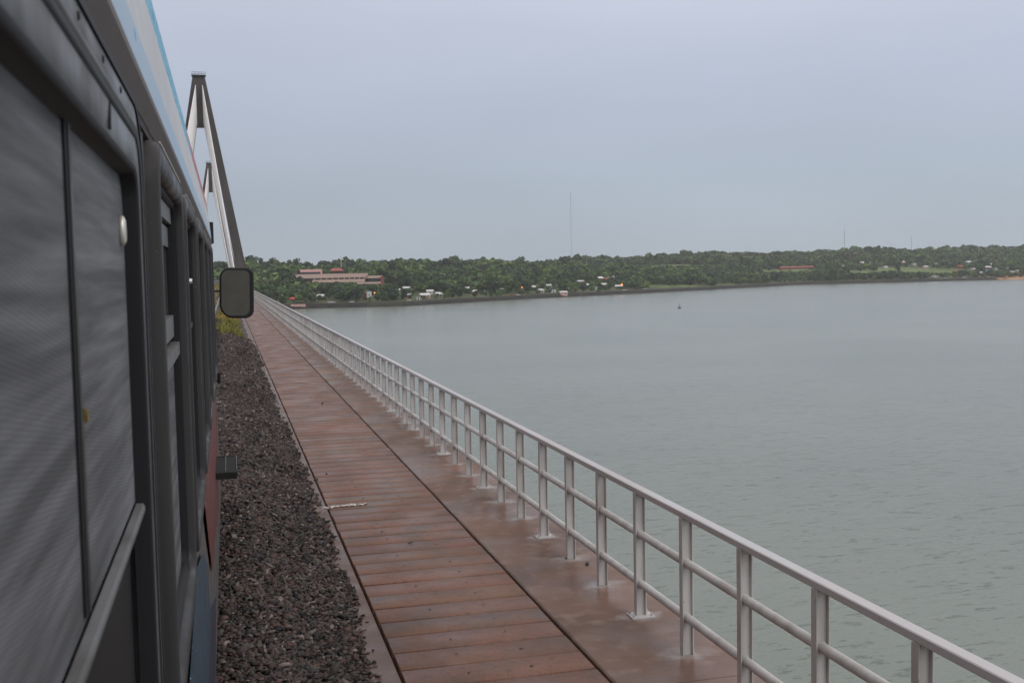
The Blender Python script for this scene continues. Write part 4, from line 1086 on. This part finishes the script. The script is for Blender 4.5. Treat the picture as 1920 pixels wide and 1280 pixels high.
# masts
def mast(px, ptop, dist, wid, mats, lab, guys=True):
    r = ray(px, 480); x = r.x/r.y*dist; g0 = gz(x, dist); top = at(px, ptop, dist).z
    m = empty('radio_mast', (x, dist, g0), 0, lab, 'mast')
    Ht = top-g0; nseg = 12 if guys else 3
    for i in range(nseg):
        mb = MB(); z0 = Ht*i/nseg; z1 = Ht*(i+1)/nseg
        for t in range(3):
            a = t*2.094; p0 = (wid*math.cos(a), wid*math.sin(a)); a2 = (t+1)*2.094; p1 = (wid*math.cos(a2), wid*math.sin(a2))
            mb.tube((*p0, z0), (*p0, z1), wid*.22, n=5)
            k = max(2, int((z1-z0)/(wid*2.6)))
            for j in range(k):
                za = z0+(z1-z0)*j/k; zb = z0+(z1-z0)*(j+1)/k
                mb.tube((*p0, za), (*p1, zb), wid*.12, n=4, cap=False)
        mb.build('mast_section', M[mats[i % len(mats)]], m)
    if guys:
        for t in range(3):
            a = t*2.094+.5
            for fz in (.33, .66, .97):
                MB().tube((0,0,Ht*fz), (Ht*.4*math.cos(a), Ht*.4*math.sin(a), 0), .03, n=4).build('guy_wire', M['mast_grey'], m)
mast(1071.5, 362, 1900, .36, ('mast_red', 'mast_white'), 'very tall thin red and white guyed radio mast in the middle of the skyline')
mast(1583, 432, 2700, .75, ('mast_grey',), 'thin grey mast on the ridge, left one of the right hand pair', False)
mast(1709, 443, 2700, .6, ('mast_grey',), 'thin grey mast on the ridge above the white square block', False)
mast(1100, 476, 1700, .6, ('mast_grey',), 'short lattice mast poking out of the trees right of the tall mast', False)
mast(639, 480, 1300, .6, ('mast_white',), 'short white mast in front of the sky behind the terraced building', False)
# buoy
r = ray(1274, 577.5); k = (LEVEL-EYE)/r.z
by_ = empty('buoy', (r.x*k, r.y*k, LEVEL), 0, 'small dark green channel buoy floating alone on the river', 'buoy')
MB().loops([[(rad*math.cos(t), rad*math.sin(t), z) for t in [i*math.pi/8 for i in range(16)]] for rad, z in ((1.0,-.6),(1.25,.0),(1.25,.45),(1.0,.7))], smooth=True, cap=True).build('float', M['buoy_green'], by_)
mb = MB()
for t in range(4):
    a = t*math.pi/2+.4; mb.tube((.6*math.cos(a), .6*math.sin(a), .7), (.16*math.cos(a), .16*math.sin(a), 2.5), .07, n=6)
mb.box(-.3, .3, -.3, .3, 1.5, 1.6).build('cage', M['buoy_green'], by_)
MB().tube((0,0,2.5), (0,0,3.5), .05, n=6).tube((0,0,2.6), (0,0,3.2), .28, .02, n=10).build('topmark', M['buoy_green'], by_)

# individual trees: a prototype mesh per species, copied with their parts
def crown_mesh(name, specs, col_, leaf, n, seed, hgt, rad, low=.25, lobes=6):
    q, c = leaf_cloud((0,0,0), n, hgt, rad, leaf, col_, seed, low, lobes)
    return np_mesh(name, q.reshape(-1, 3), np.arange(len(q)*4).reshape(-1, 4), M['leaf'], np.repeat(c, 4, 0))
def trunk_mesh(hgt, rad, r0, seed):
    r = random.Random(seed); mb = MB()
    mb.tube((0,0,-1), (0,0,hgt*.45), r0, r0*.6, n=7).tube((0,0,hgt*.45), (r.uniform(-.4,.4),0,hgt*.8), r0*.6, r0*.2, n=6)
    for i in range(6):
        a = r.uniform(0, 6.28); z = hgt*r.uniform(.3, .6)
        mb.tube((0,0,z), (rad*.7*math.cos(a), rad*.7*math.sin(a), z+hgt*.25), r0*.35, r0*.1, n=5)
    return mb.mesh('trunk', M['bark'])
SPEC = {
 'broad': (crown_mesh('crown', 0, (.048,.085,.030), .75, 620, 21, 11, 5.2), trunk_mesh(11, 5, .35, 1)),
 'dark':  (crown_mesh('crown', 0, (.032,.052,.033), .75, 620, 22, 12, 5.0, .2, 7), trunk_mesh(12, 5, .35, 2)),
 'light': (crown_mesh('crown', 0, (.090,.135,.040), .7, 520, 23, 9, 4.2, .2, 5), trunk_mesh(9, 4, .3, 3)),
 'wispy': (crown_mesh('crown', 0, (.085,.105,.070), .5, 420, 24, 19, 3.6, .42, 8), trunk_mesh(19, 3.6, .32, 4)),
 'cone':  None,
}
def cone_crown():
    r = np.random.default_rng(5); n = 700
    z = r.random(n)**1.3*15+1.5; rad = 5.2*(1-z/17.5)**.8+.3
    a = r.uniform(0, 2*np.pi, n); rr2 = rad*np.sqrt(r.uniform(.5, 1, n))
    p = np.stack([rr2*np.cos(a), rr2*np.sin(a), z], -1)
    A = r.normal(size=(n, 3)); A /= np.linalg.norm(A, axis=1)[:, None]; B = np.cross(A, r.normal(size=(n, 3))); B /= np.linalg.norm(B, axis=1)[:, None]
    s = r.uniform(.5, .95, n)[:, None]
    q = np.stack([p-A*s-B*s, p+A*s-B*s, p+A*s+B*s, p-A*s+B*s], 1)
    c = np.array([.036,.058,.036])*r.uniform(.7, 1.3, (n, 1))
    return np_mesh('crown', q.reshape(-1, 3), np.arange(n*4).reshape(-1, 4), M['leaf'], np.repeat(c, 4, 0))
SPEC['cone'] = (cone_crown(), trunk_mesh(16, 3, .4, 9))
PROTO = {}
def tree(kind, x, y, s, label, group=None, name='tree', sz=1.0):
    if kind not in PROTO:
        t = empty(name, (x, y, gz(x, y)), rnd.uniform(0, 6.28), label, 'tree', group)
        link('crown', SPEC[kind][0], t); link('trunk', SPEC[kind][1], t); PROTO[kind] = t
    else:
        t = copy_tree(PROTO[kind]); t.name = name
        t.location = (x, y, gz(x, y)); t.rotation_euler = (0, 0, rnd.uniform(0, 6.28)); t['label'] = label
        if group: t['group'] = group
        elif 'group' in t: del t['group']
    t.scale = (s, s, s*sz)
    TREES.append((x, y, 4.5*s))
    return t
TREES = []
ORD = ['first','second','third','fourth','fifth','sixth','seventh','eighth','ninth','tenth','eleventh','twelfth','thirteenth','fourteenth','fifteenth','sixteenth','seventeenth','eighteenth','nineteenth','twentieth']
ORD += ['twenty '+o for o in ORD[:9]]+['thirtieth']+['thirty '+o for o in ORD[:9]]
def xat(px, Y): r = ray(px, 500); return r.x/r.y*Y
# tall airy trees on the left skyline
for i, px in enumerate((468,478,489,500,511,520,531,543,556,566,576)):
    Y = 1330+rnd.uniform(-40, 60)
    tree('wispy', xat(px, Y), Y, rnd.uniform(1.0, 1.35)*(.86 if px in (500,) else 1), ORD[i]+' from left of the tall airy pale trees on the left skyline', 'row of tall airy trees on the left skyline')
# skyline trees that stand out
for px, kind, s, Y, lab in ((600,'dark',.9,1400,'round dark tree on the skyline just left of the short white mast'), (613,'dark',1.0,1390,'taller round dark tree right above the terraced building'),(663,'dark',1.05,1380,'dark round tree on the skyline right of the short white mast'),
        (726,'dark',1.15,1360,'big dark tree on the skyline right of the terraced building'),(742,'broad',.95,1370,'small tree right next to the big dark tree on the skyline'),(838,'dark',1.2,1390,'left one of two large trees on the skyline above the pink walled house'),
        (877,'broad',1.15,1400,'right one of two large trees on the skyline above the pink walled house'),(979,'dark',.8,1500,'small round tree alone on the skyline left of the tall mast'),(1305,'dark',1.0,1750,'dark round tree on the skyline left of the cone shaped one'),
        (1347,'broad',.9,1800,'low broad tree on the skyline between the dark round one and the cone shaped one'),(1643,'dark',1.1,2500,'round tree on the right skyline between the two thin masts')):
    tree(kind, xat(px, Y), Y, s*1.3, lab)
tree('cone', xat(1390, 1750), 1750, 1.15, 'dark cone shaped tree rising above the skyline', name='conifer_tree')
# shoreline trees, front row
frnt = []
for px in list(range(500, 1260, 17)) + [1420, 1450, 1530, 1560, 1600, 1650, 1700, 1850, 1880]:
    pxx = px+rnd.uniform(-5, 5)
    r = ray(pxx, 560); k = r.x/r.y
    Ys = np.arange(850, 1800, 1.0); Yh = Ys[np.argmax(Ys > shoreY(k*Ys)+15+rnd.uniform(0, 20))]
    frnt.append((k*Yh, Yh))
def blocked(x, y, rad=3):
    for (hx, hy, hw_, fr) in KEEP:
        if y > hy+12: continue
        xx = hx*y/hy                     # stay off the line of sight to the building
        if hy-y < fr and abs(x-xx) < hw_+rad: return True
    return False
KN = {}
for x, y in frnt:
    sc_ = min(rnd.uniform(.6, 1.0), (max_top(x, y, 4)-gz(x, y)+1)/10.5)
    if sc_ < .3 or blocked(x, y, 2) or float(lawn(np.array([x]), np.array([y]))[0]) > .2: continue
    kd = rnd.choices(('broad', 'dark', 'light'), (5, 4, 2))[0]
    KN[kd] = KN.get(kd, -1)+1
    tree(kd, x, y, sc_, ORD[KN[kd]]+' from left of the '+{'broad': 'mid green broad trees behind the shore', 'dark': 'dark green dense trees behind the shore', 'light': 'light green bushy trees behind the shore'}[kd], {'broad': 'mid green front row trees', 'dark': 'dark green front row trees', 'light': 'light green front row trees'}[kd])

# the wood itself, one mass
Q = []; CQ = []; TRK = MB()
def scatter(xmin, xmax, d0, d1, step, nleaf, leaf, hs):
    xs = np.arange(xmin, xmax, step)
    for x0 in xs:
        for d in np.arange(d0, d1, step):
            x = x0+rnd.uniform(-.45, .45)*step; y = float(shoreY(x))+d+rnd.uniform(-.45, .45)*step
            px_ = x/y
            if px_ < -.06 or px_ > .92: continue
            yield x, y
cnt = 0
def grow(x, y, nleaf, leaf, hs, thin=0):
    global cnt
    L = lawn(np.array([x]), np.array([y]))[0]
    if L > .12 and rnd.random() > .06: return
    if rnd.random() < thin: return
    cl = float(vnoise(x, y, 38, 31)); c2 = float(vnoise(x, y, 130, 33))
    if cl < .25 and rnd.random() < .75: return
    hgt = (3.5+7.5*cl+6.5*c2+rnd.uniform(-1.5, 2.5))*hs
    if rnd.random() < .05: hgt *= 1.3
    rad = min(9, hgt*rnd.uniform(.46, .66))
    if blocked(x, y, rad*.5): return
    mh = max_top(x, y, rad)-gz(x, y)+.6
    if mh < hgt:
        hgt = mh*rnd.uniform(.8, 1.08)
        if hgt < 1.3: return
        rad = max(hgt*.55, 2.0)
    gpi = np.searchsorted(np.cumsum(GP)/GP.sum(), min(.999, .5*rnd.random()+.5*float(vnoise(x, y, 90, 20))*.99))
    c = GREENS[min(int(gpi), len(GREENS)-1)]*rnd.uniform(.85, 1.6)
    cnt += 1
    q, cc = leaf_cloud((x, y, gz(x, y)-.4), nleaf, hgt, rad, leaf*(hgt/9), c, cnt, .22, 5)
    Q.append(q); CQ.append(np.repeat(cc, 4, 0))
for x, y in scatter(-150, 1500, 22, 130, 10, 0, 0, 0): grow(x, y, 150, .95, .85)
for x, y in scatter(-150, 1500, 130, 330, 11, 0, 0, 0): grow(x, y, 110, 1.15, .95, .04)
for x, y in scatter(-150, 2300, 330, 620, 13, 0, 0, 0): grow(x, y, 80, 1.35, 1.05, .05)
for x, y in scatter(300, 2600, 620, 1150, 17, 0, 0, 0): grow(x, y, 50, 1.8, 1.25, .08)
for x0 in np.arange(-900, -60, 17):
    for d in np.arange(24, 420, 17):
        x = float(x0)+rnd.uniform(-7, 7); y = float(shoreY(x))+d+rnd.uniform(-7, 7)
        if x/y < -.06 and not -26 < x < 6: grow(x, y, 45, 1.7, 1.1, .1)
Q = np.concatenate(Q).reshape(-1, 3); CQ = np.concatenate(CQ)
print('forest quads', len(Q)//4, 'trees', cnt)
tag(link('forest', np_mesh('forest', Q, np.arange(len(Q)).reshape(-1, 4), M['leaf'], CQ)), 'dense mixed green wood covering the far slope', 'forest', kind='stuff')

# ------------------------------------------------------------------ smoke and haze
def vol_mat(name, dens, c=(.84,.85,.87)):
    m = bpy.data.materials.new(name); m.use_nodes = True; t = m.node_tree
    t.nodes.remove(t.nodes['Principled BSDF'])
    v = N(t, 'ShaderNodeVolumePrincipled'); v.inputs['Density'].default_value = dens; v.inputs['Color'].default_value = (*c, 1); v.inputs['Anisotropy'].default_value = 0
    t.links.new(v.outputs[0], t.nodes['Material Output'].inputs['Volume'])
    return m
HAZE = 0.00010
if HAZE:
    tag(MB().box(-1200, 2600, -60, 3600, LEVEL-9, 110).build('haze', vol_mat('haze_air', HAZE)), kind='stuff')

def smoke_mat():
    m = bpy.data.materials.new('smoke'); m.use_nodes = True; t = m.node_tree
    t.nodes.remove(t.nodes['Principled BSDF'])
    v = N(t, 'ShaderNodeVolumePrincipled'); v.inputs['Color'].default_value = (.97, .97, .98, 1)
    co = N(t, 'ShaderNodeTexCoord')
    mp = N(t, 'ShaderNodeMapping'); mp.inputs['Scale'].default_value = (1/75, 1/45, 1/26)
    t.links.new(co.outputs['Object'], mp.inputs[0])
    g_ = N(t, 'ShaderNodeTexGradient', gradient_type='QUADRATIC_SPHERE'); t.links.new(mp.outputs[0], g_.inputs[0])
    n = N(t, 'ShaderNodeTexNoise'); n.inputs['Scale'].default_value = .03; n.inputs['Detail'].default_value = 3
    t.links.new(co.outputs['Object'], n.inputs['Vector'])
    r = N(t, 'ShaderNodeMapRange'); r.inputs['From Min'].default_value = .35; r.inputs['From Max'].default_value = .65; r.inputs['To Min'].default_value = .15; r.inputs['To Max'].default_value = 1.3
    t.links.new(n.outputs['Fac'], r.inputs['Value'])
    a = N(t, 'ShaderNodeMath', operation='MULTIPLY'); t.links.new(g_.outputs['Fac'], a.inputs[0]); t.links.new(r.outputs[0], a.inputs[1])
    b = N(t, 'ShaderNodeMath', operation='MULTIPLY'); t.links.new(a.outputs[0], b.inputs[0]); b.inputs[1].default_value = .06
    t.links.new(b.outputs[0], v.inputs['Density'])
    t.links.new(v.outputs[0], t.nodes['Material Output'].inputs['Volume'])
    return m
sx, sy, sz = ground_at(1600, 512)
o = MB().loops([[(74*math.sin(a)*math.cos(t), 44*math.sin(a)*math.sin(t), 25*math.cos(a)) for t in [i*math.pi/10 for i in range(20)]] for a in (.02,.4,.8,1.2,1.57,1.95,2.35,2.75,3.12)]).build('smoke', smoke_mat(), loc=(sx, sy-70, sz+16)); tag(o, 'thin pale smoke drifting over the green slope', 'smoke', kind='stuff')
